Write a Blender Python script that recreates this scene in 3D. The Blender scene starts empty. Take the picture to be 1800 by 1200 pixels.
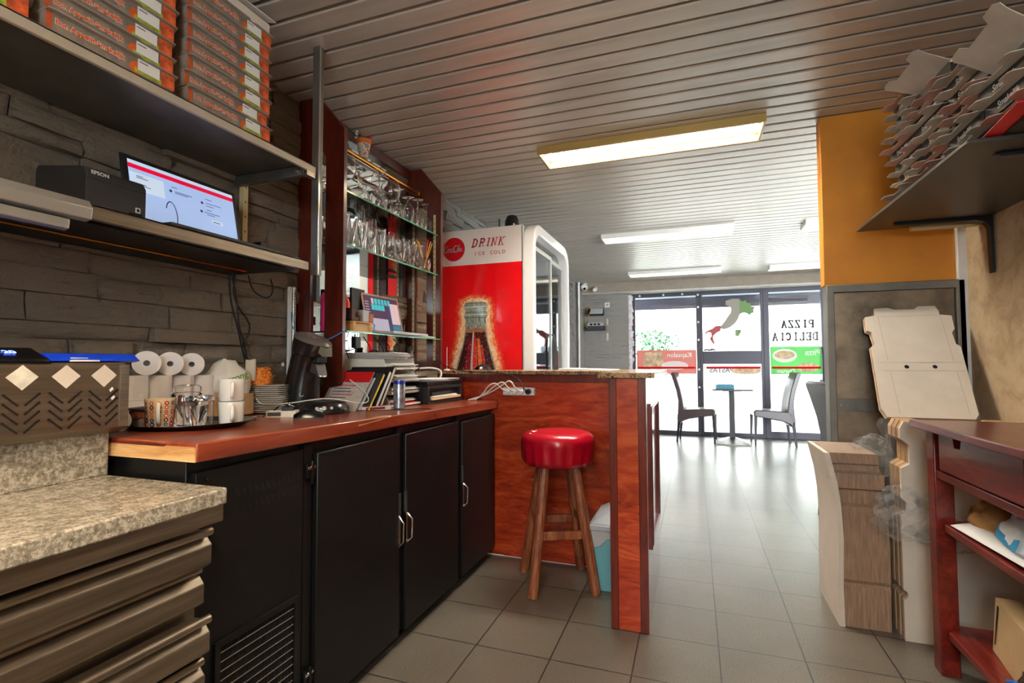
import bpy, bmesh, math, random
from mathutils import Matrix, Vector, noise
R = math.radians
SC = bpy.context.scene
COL = SC.collection

# ---------------------------------------------------------------- colour and materials
def lin(c):
    out = []
    for v in c[:3]:
        v = v / 255.0
        out.append(v / 12.92 if v <= 0.04045 else ((v + 0.055) / 1.055) ** 2.4)
    return (out[0], out[1], out[2], 1.0)

class NT:
    def __init__(s, name):
        s.m = bpy.data.materials.new(name); s.m.use_nodes = True
        s.t = s.m.node_tree; s.b = s.t.nodes['Principled BSDF']; s.out = s.t.nodes['Material Output']
    def n(s, kind, **kw):
        nd = s.t.nodes.new(kind)
        for k, v in kw.items():
            if k.startswith('_'): setattr(nd, k[1:], v)
            else: nd.inputs[k.replace('__', ' ')].default_value = v
        return nd
    def l(s, a, ao, b, bi): s.t.links.new(a.outputs[ao], b.inputs[bi])
    def coords(s, scale=(1, 1, 1), world=False, rot=(0, 0, 0)):
        mp = s.n('ShaderNodeMapping'); mp.inputs['Scale'].default_value = scale; mp.inputs['Rotation'].default_value = rot
        if world:
            g = s.n('ShaderNodeNewGeometry'); s.l(g, 'Position', mp, 'Vector')
        else:
            g = s.n('ShaderNodeTexCoord'); s.l(g, 'Object', mp, 'Vector')
        return mp
    def noise(s, mp, scale, detail=4, rough=.55, dist=0):
        nz = s.n('ShaderNodeTexNoise', Scale=scale, Detail=detail, Roughness=rough, Distortion=dist)
        s.l(mp, 'Vector', nz, 'Vector'); return nz
    def ramp(s, src, sock, stops):
        r = s.n('ShaderNodeValToRGB'); e = r.color_ramp.elements
        while len(e) < len(stops): e.new(.5)
        for el, (p, c) in zip(e, stops): el.position = p; el.color = c if len(c) == 4 else lin(c)
        s.l(src, sock, r, 'Fac'); return r
    def bump(s, src, sock, strength=.3, dist=.01):
        b = s.n('ShaderNodeBump', Strength=strength, Distance=dist)
        s.l(src, sock, b, 'Height'); s.l(b, 'Normal', s.b, 'Normal'); return b

def mat(name, col, rough=.5, metal=0., spec=.5, coat=0., trans=0., ior=1.45, emis=None, estr=0., alpha=1., var=0., vscale=8., stretch=(1, 1, 1), bump=0., bscale=40., world=False, sheen=0.):
    k = NT(name); b = k.b
    b.inputs['Base Color'].default_value = lin(col); b.inputs['Roughness'].default_value = rough
    b.inputs['Metallic'].default_value = metal; b.inputs['Specular IOR Level'].default_value = spec
    b.inputs['Coat Weight'].default_value = coat; b.inputs['Coat Roughness'].default_value = .08
    b.inputs['Transmission Weight'].default_value = trans; b.inputs['IOR'].default_value = ior
    b.inputs['Alpha'].default_value = alpha; b.inputs['Sheen Weight'].default_value = sheen
    if emis: b.inputs['Emission Color'].default_value = lin(emis); b.inputs['Emission Strength'].default_value = estr
    if var or bump:
        mp = k.coords(stretch, world)
        if var:
            nz = k.noise(mp, vscale, 6, .6)
            lo = [max(0, c * (1 - var)) for c in col]; hi = [min(255, c * (1 + var)) for c in col]
            rp = k.ramp(nz, 'Fac', [(.3, lo), (.7, hi)]); k.l(rp, 'Color', b, 'Base Color')
            mr = k.n('ShaderNodeMapRange'); mr.inputs['To Min'].default_value = max(0.02, rough * .8); mr.inputs['To Max'].default_value = min(1, rough * 1.25)
            k.l(nz, 'Fac', mr, 'Value'); k.l(mr, 'Result', b, 'Roughness')
        if bump:
            nb = k.noise(mp, bscale, 5, .6); k.bump(nb, 'Fac', bump, .004)
    return k.m

def wood(name, dark, mid, light, scale=(1, 1, 1), rough=.3, coat=.4, world=False, dist=1.5, nscale=3.):
    k = NT(name); mp = k.coords(scale, world)
    n1 = k.noise(mp, nscale, 7, .62, dist); n2 = k.noise(mp, nscale * 9, 4, .6)
    mx = k.n('ShaderNodeMath', _operation='MULTIPLY_ADD'); k.l(n2, 'Fac', mx, 0); mx.inputs[1].default_value = .25; k.l(n1, 'Fac', mx, 2)
    rp = k.ramp(mx, 'Value', [(.38, dark), (.6, mid), (.85, light)]); k.l(rp, 'Color', k.b, 'Base Color')
    k.b.inputs['Roughness'].default_value = rough; k.b.inputs['Coat Weight'].default_value = coat; k.b.inputs['Coat Roughness'].default_value = .12
    k.bump(mx, 'Value', .08, .003)
    return k.m

def clearmat(name, tint=(235, 245, 240), refl=.1, thin=True):
    k = NT(name); t = k.t
    tr = k.n('ShaderNodeBsdfTransparent'); tr.inputs['Color'].default_value = lin(tint)
    gl = k.n('ShaderNodeBsdfGlossy'); gl.inputs['Roughness'].default_value = .02
    fr = k.n('ShaderNodeFresnel', IOR=1.45); mx = k.n('ShaderNodeMixShader')
    if refl > .2:
        sc = k.n('ShaderNodeMath', _operation='MULTIPLY'); k.l(fr, 'Fac', sc, 0); sc.inputs[1].default_value = refl; k.l(sc, 'Value', mx, 'Fac'); gl.inputs['Roughness'].default_value = .12
    else: k.l(fr, 'Fac', mx, 'Fac')
    k.l(tr, 'BSDF', mx, 1); k.l(gl, 'BSDF', mx, 2); k.l(mx, 'Shader', k.out, 'Surface')
    return k.m

# ---------------------------------------------------------------- mesh builder
class MB:
    def __init__(s): s.v = []; s.f = []; s.m = []; s.M = Matrix.Identity(4); s.mt = None
    def add(s, vs, fs, mt=None):
        o = len(s.v); M = s.M
        s.v += [tuple(M @ Vector(p)) for p in vs]
        for f in fs: s.f.append([i + o for i in f]); s.m.append(mt or s.mt)
        return s
    def box(s, x0, y0, z0, x1, y1, z1, mt=None):
        v = [(x, y, z) for z in (z0, z1) for y in (y0, y1) for x in (x0, x1)]
        return s.add(v, [(0, 2, 3, 1), (4, 5, 7, 6), (0, 1, 5, 4), (2, 6, 7, 3), (0, 4, 6, 2), (1, 3, 7, 5)], mt)
    def hexa(s, b, t, mt=None):    # bottom 4 and top 4 corners in the same turning order
        return s.add(list(b) + list(t), [(3, 2, 1, 0), (4, 5, 6, 7), (0, 1, 5, 4), (1, 2, 6, 5), (2, 3, 7, 6), (3, 0, 4, 7)], mt)
    def prism(s, poly, ax, a0, a1, mt=None):
        n = len(poly)
        def P(p, a):
            return (a, p[0], p[1]) if ax == 'x' else (p[0], a, p[1]) if ax == 'y' else (p[0], p[1], a)
        v = [P(p, a0) for p in poly] + [P(p, a1) for p in poly]
        fs = [tuple(range(n))[::-1], tuple(range(n, 2 * n))] + [(i, (i + 1) % n, n + (i + 1) % n, n + i) for i in range(n)]
        return s.add(v, fs, mt)
    def ring(s, outer, inner, ax, a0, a1, mt=None):   # frame with the same number of outer and inner points
        n = len(outer)
        def P(p, a):
            return (a, p[0], p[1]) if ax == 'x' else (p[0], a, p[1]) if ax == 'y' else (p[0], p[1], a)
        v = [P(p, a) for a in (a0, a1) for q in (outer, inner) for p in q]
        fs = []
        for i in range(n):
            j = (i + 1) % n
            fs += [(i, j, n + j, n + i), (2 * n + i, 3 * n + i, 3 * n + j, 2 * n + j), (i, 2 * n + i, 2 * n + j, j), (n + i, n + j, 3 * n + j, 3 * n + i)]
        return s.add(v, fs, mt)
    def cyl(s, p0, p1, r0, r1=None, n=16, mt=None, caps=True):
        r1 = r0 if r1 is None else r1
        p0 = Vector(p0); p1 = Vector(p1); d = (p1 - p0).normalized()
        a = d.orthogonal().normalized(); b = d.cross(a)
        v = []
        for p, r in ((p0, r0), (p1, r1)):
            for i in range(n):
                t = 2 * math.pi * i / n; v.append(p + a * (r * math.cos(t)) + b * (r * math.sin(t)))
        fs = [(i, (i + 1) % n, n + (i + 1) % n, n + i) for i in range(n)]
        if caps: fs += [tuple(range(n))[::-1], tuple(range(n, 2 * n))]
        return s.add(v, fs, mt)
    def lathe(s, prof, n=20, mt=None, c=(0, 0, 0), closed=False):
        v = []; ids = []
        for r, z in prof:
            if r < 1e-5: ids.append([len(v)]); v.append((c[0], c[1], c[2] + z))
            else:
                ids.append(list(range(len(v), len(v) + n)))
                v += [(c[0] + r * math.cos(2 * math.pi * i / n), c[1] + r * math.sin(2 * math.pi * i / n), c[2] + z) for i in range(n)]
        fs = []; seq = list(zip(ids, ids[1:])) + ([(ids[-1], ids[0])] if closed else [])
        for A, B in seq:
            for i in range(n):
                j = (i + 1) % n
                if len(A) == 1 and len(B) == 1: break
                if len(A) == 1: fs.append((A[0], B[j], B[i]))
                elif len(B) == 1: fs.append((A[i], A[j], B[0]))
                else: fs.append((A[i], A[j], B[j], B[i]))
        if not closed:
            if len(ids[0]) > 1: fs.append(tuple(ids[0])[::-1])
            if len(ids[-1]) > 1: fs.append(tuple(ids[-1]))
        return s.add(v, fs, mt)
    def tube(s, pts, r, n=8, mt=None, smooth=0, ry=None, caps=True):
        pts = [Vector(p) for p in pts]
        for _ in range(smooth):
            q = [pts[0]]
            for a, b in zip(pts, pts[1:]): q += [a * .75 + b * .25, a * .25 + b * .75]
            pts = q + [pts[-1]]
        rs = r if isinstance(r, (list, tuple)) else None
        v = []; a = None; m = len(pts)
        for k, p in enumerate(pts):
            d = (pts[min(k + 1, m - 1)] - pts[max(k - 1, 0)]).normalized()
            a = d.orthogonal().normalized() if a is None else (a - d * a.dot(d)).normalized()
            b = d.cross(a)
            rr = r if rs is None else rs[min(int(k * len(rs) / m), len(rs) - 1)]
            for i in range(n):
                t = 2 * math.pi * i / n; v.append(p + a * (rr * math.cos(t)) + b * (rr * math.sin(t)))
        fs = []
        for k in range(m - 1):
            for i in range(n):
                j = (i + 1) % n; fs.append((k * n + i, k * n + j, (k + 1) * n + j, (k + 1) * n + i))
        if caps: fs += [tuple(range(n))[::-1], tuple(range((m - 1) * n, m * n))]
        return s.add(v, fs, mt)
    def ball(s, c, r, mt=None, n=12, m=8, sq=(1, 1, 1)):
        v = []; fs = []
        for j in range(m + 1):
            ph = math.pi * j / m
            for i in range(n):
                t = 2 * math.pi * i / n
                v.append((c[0] + r * sq[0] * math.sin(ph) * math.cos(t), c[1] + r * sq[1] * math.sin(ph) * math.sin(t), c[2] + r * sq[2] * math.cos(ph)))
        for j in range(m):
            for i in range(n): fs.append((j * n + i, (j + 1) * n + i, (j + 1) * n + (i + 1) % n, j * n + (i + 1) % n))
        return s.add(v, fs, mt)
    def grid(s, fn, nu, nv, mt=None):
        v = [fn(i / nu, j / nv) for j in range(nv + 1) for i in range(nu + 1)]
        fs = [(j * (nu + 1) + i, j * (nu + 1) + i + 1, (j + 1) * (nu + 1) + i + 1, (j + 1) * (nu + 1) + i) for j in range(nv) for i in range(nu)]
        return s.add(v, fs, mt)
    def quad(s, a, b, c, d, mt=None): return s.add([a, b, c, d], [(0, 1, 2, 3)], mt)
    def loft(s, secs, mt=None, caps=True):     # list of sections with equal point counts
        n = len(secs[0]); v = [p for q in secs for p in q]; fs = []
        for k in range(len(secs) - 1):
            for i in range(n):
                j = (i + 1) % n; fs.append((k * n + i, k * n + j, (k + 1) * n + j, (k + 1) * n + i))
        if caps: fs += [tuple(range(n))[::-1], tuple(range((len(secs) - 1) * n, len(secs) * n))]
        return s.add(v, fs, mt)
    def disc(s, c, r, F, mt=None, n=20, lift=0.):      # flat disc in frame F (x right, y up)
        v = [F @ Vector((c[0] + r * math.cos(2 * math.pi * i / n), c[1] + r * math.sin(2 * math.pi * i / n), lift)) for i in range(n)]
        return s.add(v, [tuple(range(n))], mt)
    def flat(s, pts, F, mt=None, lift=0.): return s.add([F @ Vector((p[0], p[1], lift)) for p in pts], [tuple(range(len(pts)))], mt)
    def rect(s, x0, y0, x1, y1, F, mt=None, lift=0.): return s.flat([(x0, y0), (x1, y0), (x1, y1), (x0, y1)], F, mt, lift)
    def strokes(s, lines, w, F, mt=None, lift=0.):
        for ln in lines:
            for (a, b) in zip(ln, ln[1:]):
                wa = a[2] if len(a) > 2 else w; wb = b[2] if len(b) > 2 else w
                A = Vector(a[:2]); B = Vector(b[:2]); d = (B - A)
                if d.length < 1e-7: continue
                d.normalize(); nrm = Vector((-d.y, d.x)); e = d * (min(wa, wb) * .3)
                q = [A - e + nrm * wa / 2, A - e - nrm * wa / 2, B + e - nrm * wb / 2, B + e + nrm * wb / 2]
                s.flat(q, F, mt, lift)
        return s
    def text(s, body, size, F, mt=None, lift=0., shear=0., bold=0., align='CENTER', sx=1.):
        cu = bpy.data.curves.new('lettering', 'FONT'); cu.body = body; cu.size = size; cu.align_x = align; cu.align_y = 'CENTER'
        cu.offset = bold; cu.resolution_u = 3; cu.fill_mode = 'FRONT'
        ob = bpy.data.objects.new('lettering', cu); me = bpy.data.meshes.new_from_object(ob)
        v = [F @ Vector(((p.co.x + shear * p.co.y) * sx, p.co.y, lift)) for p in me.vertices]
        s.add(v, [tuple(p.vertices) for p in me.polygons], mt)
        bpy.data.objects.remove(ob); bpy.data.curves.remove(cu); bpy.data.meshes.remove(me)
        return s
    def build(s, name, mt=None, parent=None, bevel=0., seg=2, sharp=38, label=None, loc=None, smooth=True, recalc=True, sub=0, solid=0.):
        me = bpy.data.meshes.new(name); me.from_pydata(s.v, [], s.f)
        mats = []
        for k in s.m:
            k = k or mt
            if k not in mats: mats.append(k)
        for k in mats: me.materials.append(k)
        me.polygons.foreach_set('material_index', [mats.index(k or mt) for k in s.m])
        if recalc:
            bm = bmesh.new(); bm.from_mesh(me); bmesh.ops.recalc_face_normals(bm, faces=bm.faces); bm.to_mesh(me); bm.free()
        if smooth:
            me.polygons.foreach_set('use_smooth', [True] * len(me.polygons)); me.set_sharp_from_angle(angle=R(sharp))
        me.update(); ob = bpy.data.objects.new(name, me); COL.objects.link(ob)
        if parent: ob.parent = parent
        if loc: ob.location = loc
        if solid: md = ob.modifiers.new('thickness', 'SOLIDIFY'); md.thickness = solid
        if bevel:
            md = ob.modifiers.new('bevel', 'BEVEL'); md.width = bevel; md.segments = seg; md.limit_method = 'ANGLE'; md.angle_limit = R(40)
        if sub: md = ob.modifiers.new('sub', 'SUBSURF'); md.levels = sub; md.render_levels = sub
        if label: ob['label'] = label
        return ob

def frame(o, right, up):      # local x -> right, y -> up, z -> outward normal
    r = Vector(right).normalized(); u = Vector(up).normalized(); n = r.cross(u)
    return Matrix(((r.x, u.x, n.x, o[0]), (r.y, u.y, n.y, o[1]), (r.z, u.z, n.z, o[2]), (0, 0, 0, 1)))

def tag(o, label, cat, group=None):
    o['label'] = label; o['category'] = cat
    if group: o['group'] = group
    return o
def thing(name, label, cat, loc=(0, 0, 0), rz=0., group=None):
    o = bpy.data.objects.new(name, None); COL.objects.link(o); o.empty_display_size = .05
    o.location = loc; o.rotation_euler = (0, 0, rz)
    return tag(o, label, cat, group)
def struct(ob): ob['kind'] = 'structure'; return ob
def dup(root, loc, rz=None, label=None, group=None, rot=None):
    def cp(o, par):
        c = o.copy(); COL.objects.link(c); c.parent = par
        for k in [q for q in bpy.data.objects if q.parent == o]: cp(k, c)
        return c
    r = root.copy(); COL.objects.link(r); r.location = loc
    if rz is not None: r.rotation_euler = (0, 0, rz)
    if rot is not None: r.rotation_euler = rot
    if label: r['label'] = label
    if group: r['group'] = group
    for k in KIDS.get(root.name) or [q for q in list(bpy.data.objects) if q.parent == root]: cp(k, r)
    return r
KIDS = {}
def zc(y): return .93 - .0195 * (y + 1.32)      # the old worktop is not quite level
ORD = ['bottom', 'second', 'third', 'fourth', 'fifth', 'sixth', 'seventh', 'eighth', 'ninth', 'tenth', 'eleventh', 'twelfth', 'thirteenth', 'fourteenth', 'fifteenth', 'sixteenth']

# ---------------------------------------------------------------- palette
M = {}
M['mahog'] = wood('varnished red brown mahogany', (112, 30, 12), (170, 54, 22), (206, 92, 42), (1.2, 1.2, 4.5), .25, .5, dist=2.5, nscale=2.)
M['mahog_dark'] = wood('dark mahogany lipping', (58, 14, 8), (94, 24, 12), (120, 36, 18), (6, 6, 1), .3, .4)
M['frame_wood'] = wood('dark red stained wood', (50, 14, 9), (84, 25, 14), (110, 38, 22), (5, 5, 1), .32, .35)
M['counter_wood'] = wood('varnished orange brown worktop', (92, 34, 20), (134, 54, 31), (158, 78, 48), (4, .7, 4), .34, .35)
M['raw_wood'] = wood('bare pine plywood', (178, 120, 66), (214, 162, 100), (235, 196, 140), (1, 1, 12), .7, 0.)
M['table_wood'] = wood('dark cherry stained wood', (62, 12, 10), (100, 22, 17), (134, 42, 28), (5, .8, 5), .3, .35)
M['stool_wood'] = wood('worn brown varnished wood', (84, 38, 20), (132, 68, 36), (178, 116, 76), (8, 8, 1.2), .45, .15)
M['red_vinyl'] = mat('red vinyl', (176, 10, 34), .28, coat=.3, bump=.15, bscale=25)
M['foam'] = mat('torn foam', (225, 200, 170), .9)
M['black_metal'] = mat('black powder coated steel', (11, 11, 12), .42, bump=.08, bscale=120)
M['black_gloss'] = mat('black glossy plastic', (14, 14, 16), .22)
M['black_plastic'] = mat('black plastic', (26, 26, 28), .45)
M['dark_grey'] = mat('dark grey plastic', (54, 54, 56), .45)
M['black_hole'] = mat('unlit black void', (6, 6, 6), .9)
M['steel'] = mat('brushed stainless steel', (176, 170, 160), .33, 1., var=.1, vscale=6, stretch=(30, 1, 30))
M['steel_y'] = mat('brushed stainless fronts', (158, 146, 130), .36, 1., var=.14, vscale=4, stretch=(20, .8, 20))
M['steel_dull'] = mat('dull galvanised steel', (128, 124, 116), .5, .9, var=.12, vscale=5)
M['steel_smear'] = mat('smeared steel sheet', (132, 118, 100), .42, .75, var=.38, vscale=3.5)
M['chrome'] = mat('chrome', (215, 215, 215), .12, 1.)
M['brass'] = mat('polished brass', (196, 132, 48), .22, 1.)
M['alu'] = mat('anodised aluminium', (190, 188, 182), .4, .85)
M['alu_dark'] = mat('dark grey window aluminium', (66, 64, 72), .45, .3)
M['white_plastic'] = mat('white plastic', (232, 230, 224), .4)
M['grey_plastic'] = mat('light grey plastic', (176, 178, 180), .45)
M['white_paint'] = mat('white paint', (225, 220, 212), .6, var=.05)
M['cream'] = mat('cream wall rail', (205, 186, 140), .55)
M['porcelain'] = mat('white glazed porcelain', (236, 232, 224), .15, coat=.3)
M['paper'] = mat('white paper', (232, 230, 226), .8)
M['paper2'] = mat('cream paper', (214, 208, 190), .85, var=.1, vscale=30)
M['card'] = mat('brown cardboard', (176, 140, 100), .85, var=.1, vscale=20)
M['card_edge'] = mat('corrugated cardboard edges', (150, 122, 100), .9, var=.16, vscale=20, stretch=(6, 6, .5), bump=.5, bscale=30)
M['card_white'] = mat('white coated board', (214, 202, 186), .6, var=.03)
M['card_tan'] = mat('tan board flap', (208, 176, 132), .8)
M['red'] = mat('signal red print', (226, 6, 20), .35)
M['red_paper'] = mat('red print', (205, 24, 34), .5)
M['black_print'] = mat('black print', (18, 16, 16), .6)
M['white_print'] = mat('white print', (240, 240, 238), .5)
M['blue'] = mat('blue plastic', (20, 62, 200), .35)
M['teal'] = mat('teal plastic', (110, 190, 195), .45)
M['cyan'] = mat('cyan cable', (60, 150, 215), .45)
M['pink'] = mat('pink plastic', (214, 40, 110), .35)
M['orange'] = mat('orange plastic', (232, 120, 36), .5)
M['yellow'] = mat('yellow plastic', (236, 200, 60), .5)
M['glass'] = mat('drinking glass', (255, 255, 255), .0, trans=1., ior=1.45)
M['sheet_glass'] = clearmat('shelf glass', (226, 244, 236))
M['glass_edge'] = mat('green glass edge', (30, 150, 100), .1, trans=.6, ior=1.5, emis=None)
M['pane'] = clearmat('window pane', (245, 248, 248))
M['mirror'] = mat('silvered mirror', (225, 230, 228), .015, 1.)
k = NT('milky crinkled film'); t_ = k.n('ShaderNodeBsdfTransparent'); mx_ = k.n('ShaderNodeMixShader'); lw = k.n('ShaderNodeLayerWeight', Blend=.35); mr_ = k.n('ShaderNodeMapRange'); mr_.inputs['To Min'].default_value = .035; mr_.inputs['To Max'].default_value = .16
k.l(lw, 'Facing', mr_, 'Value'); k.l(mr_, 'Result', mx_, 'Fac'); k.l(t_, 'BSDF', mx_, 1); k.l(k.b, 'BSDF', mx_, 2); k.l(mx_, 'Shader', k.out, 'Surface')
k.b.inputs['Base Color'].default_value = lin((255, 253, 248)); k.b.inputs['Roughness'].default_value = .24; mp_ = k.coords(); nz_ = k.noise(mp_, 22, 5, .7, 2.); k.bump(nz_, 'Fac', .9, .02); M['wrap'] = k.m
M['cable'] = mat('black cable', (14, 14, 15), .5)
M['white_cable'] = mat('white cable', (220, 216, 206), .5)
# ---------------------------------------------------------------- floor, ceiling, walls
CEIL = 2.35
def floor_mat():
    k = NT('grey ceramic floor tiles'); mp = k.coords((1, 1, 1), True)
    br = k.n('ShaderNodeTexBrick', Scale=1.0); br.offset = 0.; br.squash = 1.
    br.inputs['Brick Width'].default_value = .3; br.inputs['Row Height'].default_value = .3; br.inputs['Mortar Size'].default_value = .0028
    br.inputs['Mortar Smooth'].default_value = .1; br.inputs['Bias'].default_value = 0
    br.inputs['Color1'].default_value = (.5, .5, .5, 1); br.inputs['Color2'].default_value = (.62, .62, .62, 1); br.inputs['Mortar'].default_value = (0, 0, 0, 1)
    k.l(mp, 'Vector', br, 'Vector')
    nz = k.noise(mp, 220, 3, .7); n2 = k.noise(mp, 2.5, 4)
    base = k.ramp(nz, 'Fac', [(.3, (94, 87, 77)), (.7, (118, 110, 98))])
    b2 = k.ramp(n2, 'Fac', [(.3, (220, 220, 220)), (.7, (255, 255, 255))])
    m1 = k.n('ShaderNodeMix', _data_type='RGBA', _blend_type='MULTIPLY'); m1.inputs[0].default_value = 1.
    k.t.links.new(base.outputs['Color'], m1.inputs[6]); k.t.links.new(b2.outputs['Color'], m1.inputs[7])
    m2 = k.n('ShaderNodeMix', _data_type='RGBA'); k.t.links.new(br.outputs['Fac'], m2.inputs[0])
    k.t.links.new(m1.outputs[2], m2.inputs[6]); m2.inputs[7].default_value = lin((46, 42, 38)); k.t.links.new(m2.outputs[2], k.b.inputs['Base Color'])
    rr = k.n('ShaderNodeMapRange'); rr.inputs['To Min'].default_value = .22; rr.inputs['To Max'].default_value = .36
    k.l(nz, 'Fac', rr, 'Value'); k.l(rr, 'Result', k.b, 'Roughness')
    inv = k.n('ShaderNodeMath', _operation='MULTIPLY_ADD'); k.l(br, 'Fac', inv, 0); inv.inputs[1].default_value = -1.; inv.inputs[2].default_value = 1.
    ad = k.n('ShaderNodeMath', _operation='MULTIPLY_ADD'); k.l(nz, 'Fac', ad, 0); ad.inputs[1].default_value = .12; k.l(inv, 'Value', ad, 2)
    k.bump(ad, 'Value', .35, .002)
    return k.m
m = MB(); m.box(-1.0, -3.7, -.1, 4.6, 6.2, 0); struct(m.build('floor', floor_mat(), smooth=False))

# slatted metal ceiling: rounded-edge slats with shadow gaps, dark void above
M['slat'] = mat('satin aluminium slat', (204, 197, 187), .36, .4, var=.05, vscale=3, stretch=(.4, 6, 1), world=True)
m = MB()
y = -3.677
while y < 6.05:
    a, b = y + .006, y + .094
    m.prism([(a, CEIL + .018), (a + .0015, CEIL + .004), (a + .006, CEIL), (b - .006, CEIL), (b - .0015, CEIL + .004), (b, CEIL + .018), (b - .003, CEIL + .018), (b - .008, CEIL + .004), (a + .008, CEIL + .004), (a + .003, CEIL + .018)], 'x', -1.0, 4.6, M['slat'])
    y += .1
m.box(-1.0, -3.7, CEIL + .03, 4.6, 6.2, CEIL + .1, M['black_hole'])
struct(m.build('ceiling', M['slat'], smooth=False))

def stone_mat(name, c0, c1, c2):
    k = NT(name); g = k.n('ShaderNodeNewGeometry'); mp = k.coords((1, 1, 1), True)
    nz = k.noise(mp, 14, 8, .65, .6); fine = k.noise(mp, 90, 5, .7)
    st = k.coords((6, 6, 40), True); layer = k.noise(st, 1.6, 6, .65, .4)
    a = k.n('ShaderNodeMath', _operation='MULTIPLY_ADD'); k.l(g, 'Random Per Island', a, 0); a.inputs[1].default_value = .25; k.l(nz, 'Fac', a, 2)
    b = k.n('ShaderNodeMath', _operation='MULTIPLY_ADD'); k.l(layer, 'Fac', b, 0); b.inputs[1].default_value = .75; k.l(a, 'Value', b, 2)
    rp = k.ramp(b, 'Value', [(.34, c0), (.55, c1), (.78, c2)])
    k.l(rp, 'Color', k.b, 'Base Color'); k.b.inputs['Roughness'].default_value = .78
    h = k.n('ShaderNodeMath', _operation='MULTIPLY_ADD'); k.l(fine, 'Fac', h, 0); h.inputs[1].default_value = .35; k.l(b, 'Value', h, 2)
    k.bump(h, 'Value', 1., .02)
    return k.m
M['stone'] = stone_mat('shaded split stone', (30, 25, 21), (74, 63, 53), (134, 118, 100))  # near part of the stone wall, its shade put into a darker colour
M['stone_lit'] = stone_mat('lit split stone', (48, 46, 44), (100, 97, 93), (158, 154, 147))  # same stone further back, brighter light put into a paler colour
def stones(name, org, along, normal, L, z0, z1, seed, mt, hmin=.04, hmax=.085, wmin=.14, wmax=.46, depth=.036):
    rnd = random.Random(seed); org = Vector(org); al = Vector(along); nm = Vector(normal); m = MB()
    up = Vector((0, 0, 1)); z = z0
    m.add([org + up * z0, org + al * L + up * z0, org + al * L + up * z1, org + up * z1], [(0, 1, 2, 3)])
    while z < z1 - .02:
        h = min(rnd.uniform(hmin, hmax), z1 - z)
        if z1 - z - h < .03: h = z1 - z
        u = -rnd.uniform(0, .2)
        while u < L:
            w = rnd.uniform(wmin, wmax); parts = [(z, h)]
            if h > .075 and rnd.random() < .3:
                q = rnd.uniform(.4, .6); parts = [(z, h * q), (z + h * q, h * (1 - q))]
            for (zz, hh) in parts:
                a = max(u, 0) + .0022; b = min(u + w, L) - .0022
                if b - a < .02: continue
                d = rnd.uniform(.008, depth * 1.15); nu = max(2, int((b - a) / .05)); nv = 3; tilt = rnd.uniform(-.006, .006)
                sd = rnd.uniform(0, 99); V = []; F = []
                for j in range(nv + 1):
                    for i in range(nu + 1):
                        e = (i in (0, nu)) or (j in (0, nv)); tu = i / nu; tv = j / nv
                        uu = a + (b - a) * tu; vv = zz + .001 + (hh - .002) * tv
                        nz = noise.noise(Vector((uu * 11 + sd, vv * 34, sd)))
                        dd = d + nz * .014 + tilt * (tv - .5) * 2 - (.007 if e else 0)
                        if 0 < j < nv: vv += noise.noise(Vector((uu * 9, vv * 9, sd + 7))) * .003
                        V.append(org + al * uu + up * vv + nm * max(dd, .002))
                n0 = len(V)
                for (uu, vv) in ((a, zz + .001), (b, zz + .001), (b, zz + hh - .001), (a, zz + hh - .001)): V.append(org + al * uu + up * vv)
                for j in range(nv):
                    for i in range(nu): F.append((j * (nu + 1) + i, j * (nu + 1) + i + 1, (j + 1) * (nu + 1) + i + 1, (j + 1) * (nu + 1) + i))
                F.append(tuple(range(nu + 1))[::-1] + (n0, n0 + 1)); F.append(tuple(range(nv * (nu + 1), (nv + 1) * (nu + 1))) + (n0 + 2, n0 + 3))
                F.append(tuple(j * (nu + 1) for j in range(nv + 1)) + (n0 + 3, n0)); F.append(tuple(j * (nu + 1) + nu for j in range(nv, -1, -1)) + (n0 + 1, n0 + 2))
                m.add(V, F)
            u += w
        z += h
    return struct(m.build(name, mt, recalc=False, sharp=60))
stones('wall_left', (-.925, -3.7, 0), (0, 1, 0), (1, 0, 0), 4.9, .0, CEIL, 3, M['stone'])
stones('wall_left_far', (-.925, 1.2, 0), (0, 1, 0), (1, 0, 0), 4.3, .0, CEIL, 5, M['stone_lit'])
stones('wall_front_left', (-.84, 5.98, 0), (1, 0, 0), (0, -1, 0), .75, .0, 2.2, 8, M['stone_lit'], .06, .11, .2, .6, .016)
M['stone_white'] = mat('white painted split stone', (216, 208, 212), .7, var=.12, vscale=18, bump=.6, bscale=20)
stones('trim_1', (-.09, 5.985, 0), (0, 1, 0), (1, 0, 0), .16, .0, 2.17, 9, M['stone_white'], .04, .08, .1, .3, .03)
stones('trim_2', (-.13, 5.965, 0), (1, 0, 0), (0, -1, 0), .05, .0, 2.17, 10, M['stone_white'], .04, .08, .1, .3, .012)
M['plaster_grey'] = mat('grey plaster', (150, 146, 142), .8, var=.08, vscale=3)
M['plaster_white'] = mat('white plaster', (214, 210, 202), .8, var=.05)
M['plaster_brown'] = mat('grey brown plaster', (152, 140, 126), .8, var=.05)
m = MB(); m.box(-1.0, 5.5, 0, -.83, 6.1, CEIL, M['plaster_grey']); struct(m.build('trim_3', M['plaster_grey'], bevel=.003))
m = MB(); m.box(-1.1, -3.7, 0, -.93, 6.2, CEIL + .1); struct(m.build('wall_left_backing', M['plaster_grey']))
m = MB(); m.box(-.83, 5.985, 0, -.09, 6.2, 2.2); struct(m.build('wall_front_backing', M['plaster_grey']))
m = MB(); m.box(-.83, 5.75, 2.2, 4.6, 6.2, CEIL, M['plaster_brown']); m.box(-.83, 5.745, 2.19, 4.6, 6.06, 2.2, M['plaster_white'])
struct(m.build('trim_4', M['plaster_brown'], bevel=.002))
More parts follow.
